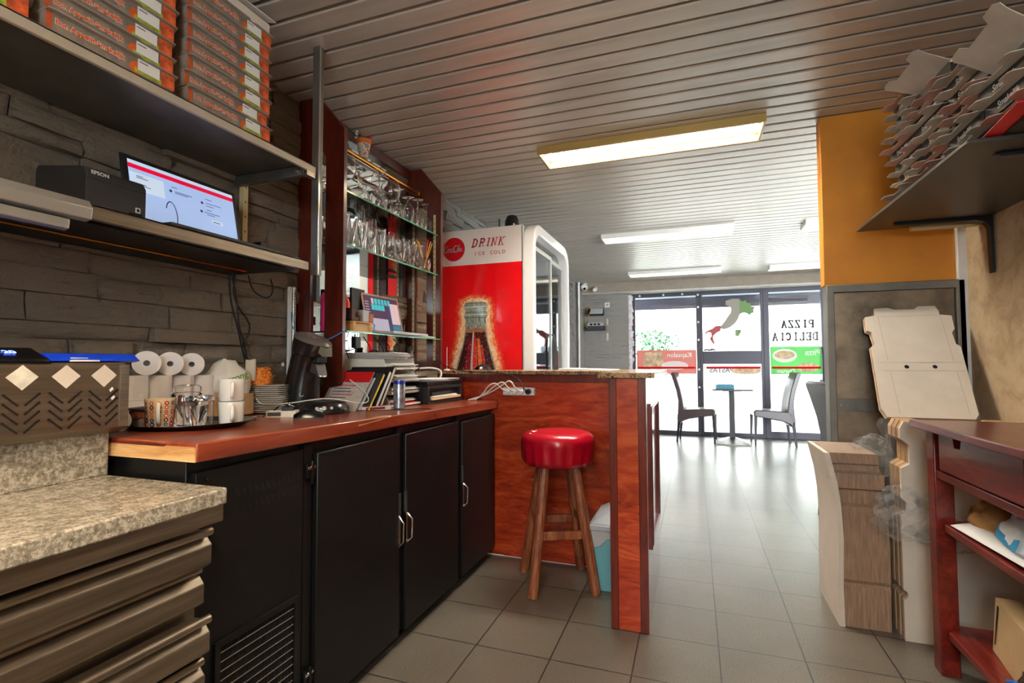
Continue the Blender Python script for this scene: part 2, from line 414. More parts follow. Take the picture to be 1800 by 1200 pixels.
m = MB(); m.box(4.3, .8, 0, 4.6, 6.2, CEIL); struct(m.build('wall_right_far', M['plaster_white']))
wb = mat('white kitchen plaster', (205, 196, 184), .7)
m = MB(); m.ring([(-1.0, 0), (2.3, 0), (2.3, CEIL), (-1.0, CEIL)], [(.45, 1.2), (1.45, 1.2), (1.45, 2.15), (.45, 2.15)], 'y', -3.8, -3.6, wb); struct(m.build('wall_back', wb))
wk = struct(bpy.data.objects.new('window_added_fill', None)); COL.objects.link(wk); wk.location = (0, -3.7, 0)  # unseen window added behind the camera to light the near side
m = MB(); m.ring([(.45, 1.2), (1.45, 1.2), (1.45, 2.15), (.45, 2.15)], [(.5, 1.25), (1.4, 1.25), (1.4, 2.10), (.5, 2.10)], 'y', -.03, .03, M['white_paint']); m.box(.93, -.03, 1.25, .97, .03, 2.10, M['white_paint']); m.build('window_frame', M['white_paint'], wk)
m = MB(); m.box(.5, -.003, 1.25, 1.4, .003, 2.10, M['pane']); m.build('window_glass', M['pane'], wk, smooth=False)
# tan mottled wallpaper on the kitchen's right wall
k = NT('mottled tan wallpaper'); mp = k.coords((1, 1, 1), True); n1 = k.noise(mp, 9, 8, .7, .8); n2 = k.noise(mp, 60, 4, .6)
rp = k.ramp(n1, 'Fac', [(.3, (156, 130, 98)), (.5, (182, 158, 124)), (.72, (200, 178, 146))]); k.l(rp, 'Color', k.b, 'Base Color'); k.b.inputs['Roughness'].default_value = .75
k.bump(n2, 'Fac', .15, .003); M['wallpaper'] = k.m
m = MB(); m.box(2.02, -3.7, 0, 2.25, .72, CEIL); struct(m.build('wall_right', M['wallpaper']))
m = MB(); m.box(1.985, .7, 0, 2.25, .8, CEIL, M['white_paint']); struct(m.build('trim_5', M['white_paint'], bevel=.003))
m = MB(); m.box(-1.0, -3.7, CEIL + .1, 4.6, 6.2, CEIL + .7); m.box(-1.0, 6.06, CEIL, 4.6, 6.3, CEIL + .7); struct(m.build('ceiling_light_block', M['plaster_grey']))  # unseen slab and upper wall added to keep daylight from leaking in

# orange wall with a steel clad door below
k = NT('orange painted plaster'); mp = k.coords((1, 1, 1), True); n1 = k.noise(mp, 3, 4, .6)
rp = k.ramp(n1, 'Fac', [(.3, (198, 122, 22)), (.7, (222, 144, 34))]); k.l(rp, 'Color', k.b, 'Base Color'); k.b.inputs['Roughness'].default_value = .55; M['orange_wall'] = k.m
m = MB(); m.box(1.45, .72, 1.49, 1.985, .80, CEIL); struct(m.build('wall_middle', M['orange_wall'], bevel=.004))
d = struct(bpy.data.objects.new('door_1', None)); COL.objects.link(d); d.location = (1.455, .70, 0)
m = MB()
m.ring([(0, 0), (.555, 0), (.555, 1.49), (0, 1.49)], [(.032, 0.03), (.52, 0.03), (.52, 1.452), (.032, 1.452)], 'y', 0, .085); m.build('door_frame', M['steel_dull'], d, bevel=.003)
m = MB(); m.box(.032, .022, .03, .52, .06, 1.452, M['steel_smear']); m.box(.03, .016, .87, .522, .024, .93, M['steel_dull'])
for zz in (.6,): m.box(.036, .0205, zz, .516, .0225, zz + .002, M['black_hole'])
for q in ((.05, .9), (.5, .9)): m.cyl((q[0], .017, q[1]), (q[0], .012, q[1]), .005, n=10, mt=M['steel'])
m.build('door_panel', M['steel_smear'], d, bevel=.001)

# ---------------------------------------------------------------- glazed shop front
def window(name, x0, x1, z0=0.06, z1=2.13, fw=.05, door=False, extra=None):
    w = struct(bpy.data.objects.new(name, None)); COL.objects.link(w); w.location = (x0, 6.08, 0)
    W = x1 - x0
    f = MB(); f.ring([(0, z0 - .06), (W, z0 - .06), (W, z1 + .06), (0, z1 + .06)], [(fw, z0 + (.04 if door else 0)), (W - fw, z0 + (.04 if door else 0)), (W - fw, z1), (fw, z1)], 'y', -.03, .04, M['alu_dark'])
    if extra: f.box(fw, -.035, extra[0], W - fw, .045, extra[1], M['alu_dark'])
    f.build('window_frame', M['alu_dark'], w, bevel=.004)
    p = MB(); p.box(fw, 0, z0, W - fw, .006, z1, M['pane']); p.build('window_glass', M['pane'], w, smooth=False)
    return w
window('window_1', -.09, .93, fw=.055)
window('window_2', .93, 1.80, extra=(1.08, 1.275), fw=.035)
dd = window('door_2', 1.80, 2.62, door=True, fw=.075)
m = MB(); m.tube([(.74, -.03, .75), (.74, -.08, .78), (.74, -.08, 1.28), (.74, -.03, 1.31)], .011, 8, M['alu_dark'], smooth=1); m.box(.70, -.05, .70, .73, -.03, .86, M['alu_dark']); m.build('door_handle', M['alu_dark'], dd)
window('window_3', 2.64, 4.3, fw=.05)
# film lettering and banners stuck to the glass, seen mirrored from inside
PF = lambda x: frame((x, 6.072, 0), (-1, 0, 0), (0, 0, 1))     # lettering reads from the street: right -> -x
def film(name, col, tr=.07, var=0):
    k = NT(name); df = k.n('ShaderNodeBsdfDiffuse'); tl = k.n('ShaderNodeBsdfTranslucent'); mx = k.n('ShaderNodeMixShader'); mx.inputs[0].default_value = tr
    df.inputs['Color'].default_value = lin(col); tl.inputs['Color'].default_value = lin(col)
    if var:
        mp = k.coords(); nz = k.noise(mp, 14, 6, .6); rp = k.ramp(nz, 'Fac', [(.3, [c * (1 - var) for c in col]), (.7, [min(255, c * (1 + var)) for c in col])]); k.l(rp, 'Color', df, 'Color'); k.l(rp, 'Color', tl, 'Color')
    k.l(df, 'BSDF', mx, 1); k.l(tl, 'BSDF', mx, 2); k.l(mx, 'Shader', k.out, 'Surface'); return k.m
def films():
    rb = film('faded red window film', (206, 128, 116), .12); gb = film('green window film', (112, 200, 112), .14)
    ww = film('white film print', (240, 238, 232), .22); gy = film('grey lettering film', (112, 114, 112), .04)
    food = film('food print', (206, 182, 150), .14, .22); pale = film('pale banner film', (214, 220, 216), .2)
    F = frame((0, 6.07, 0), (1, 0, 0), (0, 0, 1))
    m = MB(); m.rect(-.02, .93, .87, 1.30, F, rb); T = frame((.62, 6.068, 1.22), (-1, 0, 0), (0, 0, 1)); m.text('Kapsalon', .1, T, ww, bold=.002)
    m.flat([(.06, .96), (.42, .96), (.36, 1.27), (.11, 1.27)], frame((0, 6.069, 0), (1, 0, 0), (0, 0, 1)), food)
    m.flat([(.40 + .2 * math.cos(t) * 1.0 + .15, 1.06 + .07 * math.sin(t)) for t in [i * .4 for i in range(16)]], frame((0, 6.068, 0), (1, 0, 0), (0, 0, 1)), ww)
    tag(m.build('window_banner', rb, smooth=False, recalc=False), 'faded red Kapsalon food banner stuck on the left window pane', 'window sign')
    m = MB(); m.rect(.97, .91, 1.76, 1.06, F, pale); m.text('PASTAS', .1, frame((1.22, 6.068, .985), (-1, 0, 0), (0, 0, 1)), gy, bold=.001)
    m.flat([(1.55 + .2 * math.cos(i * .4), .98 + .05 * math.sin(i * .4)) for i in range(16)], frame((0, 6.067, 0), (1, 0, 0), (0, 0, 1)), food)
    tag(m.build('window_banner', pale, smooth=False, recalc=False), 'pale PASTAS banner below the transom of the middle window', 'window sign')
    m = MB(); m.rect(1.885, .93, 2.54, 1.33, F, gb); m.text('Pitta', .11, frame((2.43, 6.068, 1.24), (-1, 0, 0), (0, 0, 1)), ww, bold=.002); m.text('Durum', .08, frame((2.08, 6.068, .975), (-1, 0, 0), (0, 0, 1)), ww, bold=.002)
    m.flat([(2.07 + .16 * math.cos(i * .4), 1.20 + .1 * math.sin(i * .4)) for i in range(16)], frame((0, 6.068, 0), (1, 0, 0), (0, 0, 1)), ww)
    m.flat([(2.07 + .13 * math.cos(i * .4), 1.21 + .06 * math.sin(i * .4)) for i in range(16)], frame((0, 6.067, 0), (1, 0, 0), (0, 0, 1)), food)
    m.flat([(2.36 + .14 * math.cos(i * .4), 1.03 + .07 * math.sin(i * .4)) for i in range(16)], frame((0, 6.067, 0), (1, 0, 0), (0, 0, 1)), food)
    tag(m.build('window_banner', gb, smooth=False, recalc=False), 'green Pitta and Durum food banner stuck on the glass door', 'window sign')
    def serifs(word, cx, cz, h, wd, nm):
        G = frame((cx, 6.07, cz), (-1, 0, 0), (0, 0, 1)); t_ = h * .25; L_ = {'P': [[(.15, 0), (.15, 1)], [(0, 1), (.55, 1), (.8, .88), (.8, .62), (.55, .5), (.15, .5)], [(-.02, 0), (.38, 0)]], 'I': [[(.3, 0), (.3, 1)], [(.1, 0), (.5, 0)], [(.1, 1), (.5, 1)]],
             'Z': [[(.8, 1), (.08, 0)], [(.08, .8), (.08, 1), (.8, 1)], [(.08, 0), (.84, 0), (.84, .22)]], 'A': [[(.45, 1), (.82, 0)], [(.45, 1), (.1, 0)], [(.22, .34), (.7, .34)], [(-.02, 0), (.26, 0)], [(.62, 0), (.98, 0)]],
             'D': [[(.15, 0), (.15, 1)], [(0, 1), (.5, 1), (.8, .8), (.85, .5), (.8, .2), (.5, 0), (0, 0)]], 'E': [[(.15, 0), (.15, 1)], [(0, 1), (.75, 1), (.75, .8)], [(.15, .5), (.6, .5)], [(0, 0), (.78, 0), (.78, .22)]], 'L': [[(.15, 0), (.15, 1)], [(0, 1), (.34, 1)], [(0, 0), (.78, 0), (.78, .24)]],
             'C': [[(.8, .72), (.74, .92), (.5, 1), (.2, .85), (.08, .5), (.2, .15), (.5, 0), (.78, .2)]]}
        n = len(word); adv = wd / n; x0 = -wd / 2; m = MB()
        for ch in word:
            for q_, ln in enumerate(L_[ch]): m.strokes([[(x0 + p[0] * adv * .82, -h / 2 + p[1] * h) for p in ln]], t_ if (q_ == 0) else t_ * .75, G, nm)
            x0 += adv
        return m
    tag(serifs('PIZZA', 2.235, 1.655, .10, .43, film('dark lettering film', (70, 74, 74), .02)).build('window_lettering', gy, smooth=False, recalc=False), 'dark mirrored PIZZA lettering, upper word on the glass door', 'window sign')
    tag(serifs('DELICIA', 2.20, 1.475, .105, .60, film('mid grey lettering film', (128, 130, 128), .05)).build('window_lettering', gy, smooth=False, recalc=False), 'grey mirrored DELICIA lettering, lower word on the glass door', 'window sign')
    # map of a boot shaped country in three colours, mirrored as seen from inside
    def px(u, v): return (.97 + (u - 505) / 410 * .80, 2.10 - (v - 115) / 400 * .82)
    red = film('faded red map film', (172, 92, 92), .06); gre = film('faded green map film', (122, 152, 104), .08); gry = film('grey map film', (156, 150, 140), .08)
    m = MB()
    m.flat([px(*p) for p in [(672, 150), (700, 140), (725, 135), (770, 138), (770, 255), (755, 290), (735, 318), (700, 345), (660, 358), (632, 352), (637, 330), (662, 300), (685, 265), (708, 235), (710, 205), (690, 185), (672, 180)]], F, gry)
    m.flat([px(*p) for p in [(770, 140), (790, 160), (812, 148), (822, 170), (845, 172), (850, 195), (878, 200), (865, 225), (872, 240), (848, 248), (842, 262), (820, 245), (795, 240), (770, 250)]], F, gre)
    m.flat([px(*p) for p in [(636, 330), (632, 368), (600, 385), (580, 405), (578, 425), (590, 460), (580, 466), (560, 440), (552, 420), (568, 405), (562, 380), (540, 378), (520, 395), (518, 382), (535, 366), (575, 350), (595, 332)]], F, red)
    m.flat([px(*p) for p in [(738, 362), (775, 362), (778, 380), (765, 398), (758, 415), (735, 405), (736, 385)]], F, gre)
    tag(m.build('window_map', gry, smooth=False, recalc=False), 'green, grey and red boot shaped map film on the middle window', 'window sign')
    rd = film('red glass warning strip', (206, 10, 24), .05)
    for nm, a, b, wh in (('left', -.0, .85, 'left window pane'), ('mid', 1.01, 1.75, 'middle window pane'), ('door', 1.9, 2.52, 'glass door')):
        m = MB(); m.box(a, 6.058, 1.012, b, 6.062, 1.040, rd); tag(m.build('warning_strip', rd), 'thin red warning strip across the ' + wh, 'tape strip', None)
films()
# string of little square window lights on the frames
spots = [(.905, z) for z in (2.14, 1.95, 1.72, 1.45, 1.0, .73)] + [(x, 2.16) for x in (.04, .4, .68)]
for i, (x, z) in enumerate(spots):
    m = MB(); m.box(-.014, -.006, -.014, .014, 0, .014, M['white_plastic']); m.box(-.008, -.009, -.008, .008, -.005, .008, M['paper'])
    o = m.build('window_clip', M['white_plastic'], loc=(x, 6.05, z)); tag(o, 'small white square clip on the dark window framing', 'clip', 'white clips along the window frames')

# ---------------------------------------------------------------- street outside
m = MB(); m.box(-12, 6.2, -.2, 16, 16, -.06); struct(m.build('ground_street', mat('pale pavement', (160, 158, 154), .8, var=.05)))
b = thing('building', 'pale plastered building across the street', 'building', (2, 14, 0))
m = MB(); m.box(-14, 0, -.1, 14, 3, 5.5); m.build('wall', mat('pale facade render', (186, 182, 174), .8, var=.04, vscale=1), b)
m = MB(); m.box(-14, -.5, 4.6, 14, 0, 4.85); m.build('eave', M['alu_dark'], b)
for i, x in enumerate((-5.6, -1.9, 1.2, 3.8)):
    m = MB(); m.box(x - .35, -.03, .6 if i % 2 else .9, x + .35, .02, 1.7, M['grey_plastic']); fr = m.build('window', M['grey_plastic'], b)
    m = MB()
    for q in (0, 1):
        for r_ in (0, 1): m.box(x - .31 + q * .33, -.035, (1.0 if i % 2 == 0 else .7) + r_ * .34, x - .02 + q * .33, -.028, (1.3 if i % 2 == 0 else 1.0) + r_ * .34, M['dark_grey'])
    m.build('pane', M['dark_grey'], fr)
a = thing('awning', 'dark awning with pale cloth above the shop front outside', 'awning', (0, 6.32, 0))
m = MB(); m.box(-1.2, .95, 2.06, 4.6, 1.0, 2.24); m.build('valance', mat('dark awning valance', (58, 52, 62), .7), a)
m = MB(); m.hexa([(-1.2, .0, 2.52), (4.6, .0, 2.52), (4.6, 1.0, 2.24), (-1.2, 1.0, 2.24)], [(-1.2, .0, 2.54), (4.6, .0, 2.54), (4.6, 1.0, 2.26), (-1.2, 1.0, 2.26)]); m.build('cloth', mat('blue grey awning cloth', (150, 164, 182), .8), a)
sh = thing('shrub', 'leafy green potted shrub outside the left window', 'shrub', (.15, 7.2, -.06))
m = MB(); m.lathe([(.13, 0), (.17, .35), (.18, .38), (.15, .38), (.14, .3), (0, .3)], 16, mat('pale pot', (190, 184, 176), .8)); m.build('pot', M['white_paint'], sh)
m = MB(); rnd = random.Random(4)
for q in range(7):
    a0 = rnd.uniform(0, 6.28); m.tube([(0, 0, .3), (.05 * math.cos(a0), .05 * math.sin(a0), .9), (.3 * math.cos(a0), .2 * math.sin(a0), rnd.uniform(1.35, 1.75))], .008, 5, smooth=1)
m.build('stem', mat('brown stem', (92, 74, 52), .8), sh)
lf = mat('green leaves', (40, 112, 52), .5, var=.4, vscale=4)
m = MB()
for q in range(420):
    a0 = rnd.uniform(0, 6.28); rr = rnd.uniform(.05, .5); z = rnd.uniform(1.25, 1.75) - rr * .1
    c = Vector((rr * math.cos(a0), rr * .6 * math.sin(a0), z)); u = Vector((rnd.uniform(-1, 1), rnd.uniform(-1, 1), rnd.uniform(-.6, .6))).normalized(); w = u.orthogonal().normalized()
    l = rnd.uniform(.03, .055); m.add([c - u * l, c + w * l * .45, c + u * l, c - w * l * .45], [(0, 1, 2, 3)])
m.build('foliage', lf, sh, recalc=False)

# ---------------------------------------------------------------- lamps
M['lamp_white'] = mat('louvre white metal', (238, 236, 228), .3, .3)
M['lamp_brass'] = mat('aged lamp frame', (190, 160, 96), .4, .4)
def fixture(x0, y0, power, label, colour, L=1.19, W=.25, lit=True):
    t = thing('ceiling_light', label, 'ceiling light', (x0, y0, CEIL), 0, 'louvred strip lights in the slatted ceiling')
    m = MB(); m.ring([(0, 0), (L, 0), (L, W), (0, W)], [(.012, .018), (L - .012, .018), (L - .012, W - .012), (.012, W - .012)], 'z', -.042, .0, M['lamp_brass'] if lit else M['lamp_white']); m.build('lamp_frame', M['lamp_white'], t, bevel=.002)
    m = MB()
    n = 20
    for i in range(1, n):
        x = i * L / n
        for a, b in ((.02, W / 2 - .006), (W / 2 + .006, W - .014)):
            m.prism([(a, -.002), (b, -.002), ((a + b) / 2 + .02, -.04), ((a + b) / 2 - .02, -.04)], 'x', x - .0012, x + .0012)
    m.box(.012, W / 2 - .004, -.04, L - .012, W / 2 + .004, -.001)
    m.build('louvre', M['lamp_white'], t)
    tb = mat('fluorescent tube', (255, 244, 220), .5, emis=(255, 240, 214), estr=(9. if lit else 1.2))
    m = MB()
    for yy in (W * .27, W * .73): m.cyl((.03, yy, -.012), (L - .03, yy, -.012), .008, n=8)
    m.build('tube', tb, t)
    if power:
        ld = bpy.data.lights.new('lamp glow', 'AREA'); ld.shape = 'RECTANGLE'; ld.size = L - .06; ld.size_y = W - .05; ld.energy = power; ld.color = colour
        lo = bpy.data.objects.new('lamp_light', ld); COL.objects.link(lo); lo.parent = t; lo.location = (L / 2, W / 2, -.0025)
    return t
WARM = (1., .80, .58); NEUT = (1., .93, .84)
fixture(0, .57, 66, 'brightly lit louvred strip light nearest the counter', (1., .94, .84))
fixture(0, 2.70, 7, 'dimmer louvred strip light further back, second from the counter', NEUT, lit=False)
fixture(0, 4.87, 7, 'louvred strip light closest to the windows on the left', NEUT, lit=False)
fixture(1.77, 2.80, 7, 'louvred strip light half hidden by the orange wall', NEUT, lit=False)
fixture(1.77, 5.00, 7, 'louvred strip light by the windows, running behind the orange wall', NEUT, lit=False)
fixture(.0, -2.35, 105, 'added louvred strip light, unseen behind the camera', WARM)  # unseen fixture added behind the camera to brighten the near side

# ---------------------------------------------------------------- daylight
w = bpy.data.worlds.new('sky'); SC.world = w; w.use_nodes = True
bg = w.node_tree.nodes['Background']; bg.inputs['Color'].default_value = (.86, .93, 1., 1); bg.inputs['Strength'].default_value = 21.
sd = bpy.data.lights.new('sun', 'SUN'); sd.energy = 6.; sd.angle = R(1); sd.color = (1, .95, .88)
so = bpy.data.objects.new('sun', sd); COL.objects.link(so); so.rotation_euler = (R(38), 0, R(-18))
pl = bpy.data.lights.new('sky portal', 'AREA'); pl.shape = 'RECTANGLE'; pl.size = 4.4; pl.size_y = 2.2; pl.cycles.is_portal = True
po = bpy.data.objects.new('window_portal', pl); COL.objects.link(po); po.location = (2.1, 6.14, 1.1); po.rotation_euler = (R(-90), 0, 0)
pl = bpy.data.lights.new('kitchen portal', 'AREA'); pl.shape = 'RECTANGLE'; pl.size = .95; pl.size_y = .9; pl.cycles.is_portal = True  # sky portal for the added window behind the camera
po = bpy.data.objects.new('kitchen_portal', pl); COL.objects.link(po); po.location = (.95, -3.74, 1.675); po.rotation_euler = (R(90), 0, 0)

# ---------------------------------------------------------------- camera
cd = bpy.data.cameras.new('camera'); cam = bpy.data.objects.new('camera', cd); COL.objects.link(cam); SC.camera = cam
F_, YAW, PIT, ROL = 892.684605, .343114468, .0417213521, -.00376304507
cd.sensor_width = 36.; cd.lens = F_ / 1800 * 36; cd.clip_start = .02; cd.clip_end = 100
cy, sy, cp, sp = math.cos(YAW), math.sin(YAW), math.cos(PIT), math.sin(PIT)
fw = Vector((-sy * cp, cy * cp, sp)); rt = Vector((cy, sy, 0)); up = rt.cross(fw)
rt2 = rt * math.cos(ROL) + up * math.sin(ROL); up2 = up * math.cos(ROL) - rt * math.sin(ROL)
CP = (2.7598031 * .3, -7.28766271 * .3, 3.70809341 * .3)
cam.matrix_world = Matrix(((rt2.x, up2.x, -fw.x, CP[0]), (rt2.y, up2.y, -fw.y, CP[1]), (rt2.z, up2.z, -fw.z, CP[2]), (0, 0, 0, 1)))
SC.cycles.max_bounces = 20; SC.cycles.transmission_bounces = 20; SC.cycles.transparent_max_bounces = 24; SC.cycles.glossy_bounces = 8
SC.view_settings.view_transform = 'Standard'; SC.view_settings.look = 'None'; SC.view_settings.gamma = 1.; SC.view_settings.use_curve_mapping = False
SC.view_settings.exposure = .33
# ---------------------------------------------------------------- granite prep counter with stainless drawers
k = NT('speckled granite'); mp = k.coords(); v1 = k.noise(mp, 170, 6, .8); v2 = k.noise(mp, 60, 6, .75)
ad = k.n('ShaderNodeMath', _operation='MULTIPLY_ADD'); k.l(v1, 'Fac', ad, 0); ad.inputs[1].default_value = .9; k.l(v2, 'Fac', ad, 2)
rp = k.ramp(ad, 'Value', [(.7, (70, 64, 54)), (.88, (124, 116, 101)), (1., (156, 147, 131)), (1., (180, 172, 156))]); e = rp.color_ramp.elements
e[0].position, e[1].position, e[2].position, e[3].position = .66, .86, 1.0, 1.
k.l(rp, 'Color', k.b, 'Base Color'); k.b.inputs['Roughness'].default_value = .25; M['granite'] = k.m
k = NT('brown granite'); mp = k.coords(); v1 = k.noise(mp, 120, 6, .8); v2 = k.noise(mp, 30, 6, .75)
ad = k.n('ShaderNodeMath', _operation='MULTIPLY_ADD'); k.l(v1, 'Fac', ad, 0); ad.inputs[1].default_value = .9; k.l(v2, 'Fac', ad, 2)
rp = k.ramp(ad, 'Value', [(.78, (40, 28, 20)), (.9, (120, 88, 58)), (.98, (176, 142, 104))]); k.l(rp, 'Color', k.b, 'Base Color'); k.b.inputs['Roughness'].default_value = .18; M['granite_brown'] = k.m

t = thing('prep_counter', 'stainless prep counter with drawers under a speckled granite top', 'prep counter', (-.14, -1.335, 0))
m = MB(); m.box(-.76, -1.3, .10, -.075, -.012, .805, M['steel_y']); m.build('body', M['steel_y'], t, bevel=.003)
m = MB(); m.box(-.72, -1.28, 0, -.12, -.04, .10, M['dark_grey']); m.build('plinth', M['dark_grey'], t)
m = MB(); m.box(-.76, -1.3, .806, 0, 0, .842, M['granite']); m.build('worktop', M['granite'], t, bevel=.004, seg=2)
m = MB(); m.box(-.42, -1.3, .842, -.39, -.0, .958, M['granite']); m.build('upstand', M['granite'], t, bevel=.002)
m = MB(); m.prism([(-.075, .806), (-.006, .806), (-.006, .770), (-.02, .768), (-.02, .80), (-.075, .80)], 'y', -1.3, -.004, M['steel_y']); m.build('top_rail', M['steel_y'], t, bevel=.002)
for i, (zt, dx) in enumerate(((.736, 0), (.648, -.02), (.549, 0), (.455, -.012), (.36, 0), (.265, -.01))):
    m = MB(); X = -.028 + dx
    m.prism([(X - .05, zt - .001), (X - .014, zt), (X, zt - .016), (X, zt - .056), (X - .02, zt - .068), (X - .05, zt - .07)], 'y', -1.29, -.012, M['steel_y'])
    dr = m.build('drawer', M['steel_y'], t, bevel=.0025)
    m = MB(); X2 = X - (.003 if i % 2 == 0 else .01); m.cyl((X2, -1.29, zt + .013), (X2, -.014, zt + .013), .0095 if i != 1 else .006, n=12, mt=M['steel_y'])
    m.prism([(X2 - .03, zt + .004), (X2, zt + .006), (X2, zt + .02), (X2 - .03, zt + .018)], 'y', -1.285, -.03, M['steel_y'])
    m.build('drawer_handle', M['steel_y'], dr)

# refrigerated topping unit on the upstand
t = thing('topping_unit', 'stainless topping unit with white diamonds and chevron slots', 'refrigerated topping unit', (-.489, -1.322, .958))
m = MB(); m.prism([(0, .003), (0, .154), (-.37, .154), (-.37, 0), (-.045, 0), (-.03, -.012), ], 'y', -1.25, 0, M['steel_y']); m.box(-.002, -.018, .004, .0035, .001, .154, M['steel'])
Fd = frame((.0008, 0, 0), (0, 1, 0), (0, 0, 1))
for cy_ in (-.054, -.131, -.21, -.289, -.368):
    m.flat([(cy_ - .028, .128), (cy_, .1005), (cy_ + .028, .128), (cy_, .1545 - .001)], Fd, M['card_white'] if cy_ > -.2 else M['paper2'])
    for r_ in range(4):
        for sg in (-1, 1):
            zz = .090 - r_ * .019
            a = Vector((cy_ + sg * .007, zz - .020)); b_ = Vector((cy_ + sg * .030, zz + .002)); w_ = Vector((0, .0028))
            m.flat([a - w_, b_ - w_, b_ + w_, a + w_], Fd, M['black_hole'], .0004)
            m.disc(tuple(a), .0028, Fd, M['black_hole'], 8, .0005); m.disc(tuple(b_), .0028, Fd, M['black_hole'], 8, .0005)
for q in ((-.04, .088), (-.036, .068)): m.flat([(q[0], q[1]), (q[0] + .007, q[1] + .007), (q[0] + .004, q[1] + .012), (q[0] - .003, q[1] + .006)], Fd, M['paper'], .001)
m.build('body', M['steel_y'], t, recalc=True)
m = MB(); m.box(-.36, -.155, .1545, -.008, -.002, .158, M['steel']); m.build('top_edge', M['steel'], t)
t = thing('lid', 'blue plastic lid lying on the stainless topping unit', 'lid', (-.64, -1.40, 1.1165))
m = MB(); m.prism([(.12, 0), (.14, .004), (.115, .021), (-.13, .024), (-.15, 0)], 'y', -.075, .115, M['blue']); m.box(.132, -.04, .002, .143, .02, .006, M['white_plastic']); m.box(.122, -.035, .009, .135, .0, .0115, M['white_plastic'])
m.build('lid_panel', M['blue'], t, bevel=.003)
t = thing('digital_controller', 'black digital controller with glowing blue digits on topping unit', 'temperature controller', (-.515, -1.535, 1.1165))
m = MB(); m.prism([(.018, 0), (.016, .008), (-.05, .034), (-.06, 0)], 'y', -.06, .055, M['black_gloss']); m.build('housing', M['black_gloss'], t, bevel=.003)
m = MB(); Fc = frame((-.016, .0, .0216), (0, 1, 0), (-.066, 0, .026)); m.text('20', .022, Fc, mat('lit blue digits', (90, 110, 255), .5, emis=(90, 110, 255), estr=5.), .0012, bold=.0012); m.build('display', M['blue'], t, smooth=False, recalc=False)

# ---------------------------------------------------------------- black back bar cooler
t = thing('bar_cooler', 'long black three door bar cooler under the wooden worktop', 'bar cooler', (-.28, -1.31, 0))
ztop = lambda y: zc(y - 1.31) - .046
m = MB(); m.hexa([(-.62, 0, .06), (-.02, 0, .06), (-.02, 1.9, .06), (-.62, 1.9, .06)], [(-.62, 0, ztop(0)), (-.02, 0, ztop(0)), (-.02, 1.9, ztop(1.9)), (-.62, 1.9, ztop(1.9))], M['black_metal']); m.build('body', M['black_metal'], t, bevel=.002)
m = MB(); m.box(-.6, .03, 0, -.06, 1.88, .06, M['black_hole']); m.build('plinth', M['black_hole'], t)
m = MB(); m.box(-.02, .01, .06, .0, .36, .855, M['black_metal'])
Fv = frame((.0005, 0, 0), (0, 1, 0), (0, 0, 1))
for r_ in range(2):
    for i in range(12):
        a = .12 + i * .0195; z = .795 - r_ * .042
        m.flat([(a, z), (a + .007, z), (a + .016, z - .024), (a + .009, z - .024)], Fv, M['black_hole'])
for q in ((.04, .835), (.335, .825)): m.cyl((0, q[0], q[1]), (.005, q[0], q[1]), .006, n=10, mt=M['black_gloss'])
vp_ = m.build('vent_panel', M['black_metal'], t, bevel=.001)
m = MB(); m.ring([(.065, .11), (.34, .11), (.34, .435), (.065, .435)], [(.08, .125), (.325, .125), (.325, .42), (.08, .42)], 'x', .0, .008, M['black_metal']); m.rect(.08, .125, .325, .42, Fv, M['black_hole'], .0003)
wire = mat('pale wire mesh', (150, 146, 136), .4, .6)
for i in range(13): z = .135 + i * .0225; m.cyl((.005, .082, z), (.005, .323, z), .0012, n=5, mt=wire)
for i in range(20): y = .09 + i * .012; m.cyl((.004, y, .126), (.004, y, .419), .0009, n=5, mt=M['black_gloss'])
m.build('grille', M['black_metal'], vp_)
for (a, b_, hs) in ((.41, .875, 1), (.92, 1.405, -1), (1.45, 1.885, -1)):
    zt = ztop(b_) - .03
    m = MB(); m.box(-.018, a, .055, .012, b_, zt, M['black_metal']); d = m.build('door', M['black_metal'], t, bevel=.004)
    he = b_ if hs > 0 else a; s_ = hs
    m = MB(); m.tube([(.014, he - s_ * .008, .40), (.034, he - s_ * .010, .418), (.036, he - s_ * .010, .49), (.014, he - s_ * .008, .512)], .0042, 8, M['chrome']); m.box(.008, he - s_ * .004 - .006, .395, .016, he - s_ * .004 + .006, .516, M['chrome']); m.box(.008, he - .008, .52, .015, he + .006, .60, M['dark_grey'])
    m.build('latch_handle', M['chrome'], d, bevel=.0006)
for (y, zs) in ((.385, (.175, .785)), (.40, ())):
    for z in zs:
        m = MB(); m.box(-.012, y - .016, z - .02, .006, y + .022, z + .02, M['black_gloss']); m.box(.006, y - .014, z + .006, .010, y + .02, z + .015, M['chrome']); m.cyl((.007, y + .006, z - .04), (.007, y + .006, z + .03), .006, n=8, mt=M['black_gloss']); m.build('hinge', M['black_gloss'], t, bevel=.001)
for y in (.385, .897, 1.428):
    m = MB(); m.box(-.02, y - .018, .06, -.004, y + .018, ztop(y) - .01, M['black_metal']); m.build('mullion', M['black_gloss'], t)

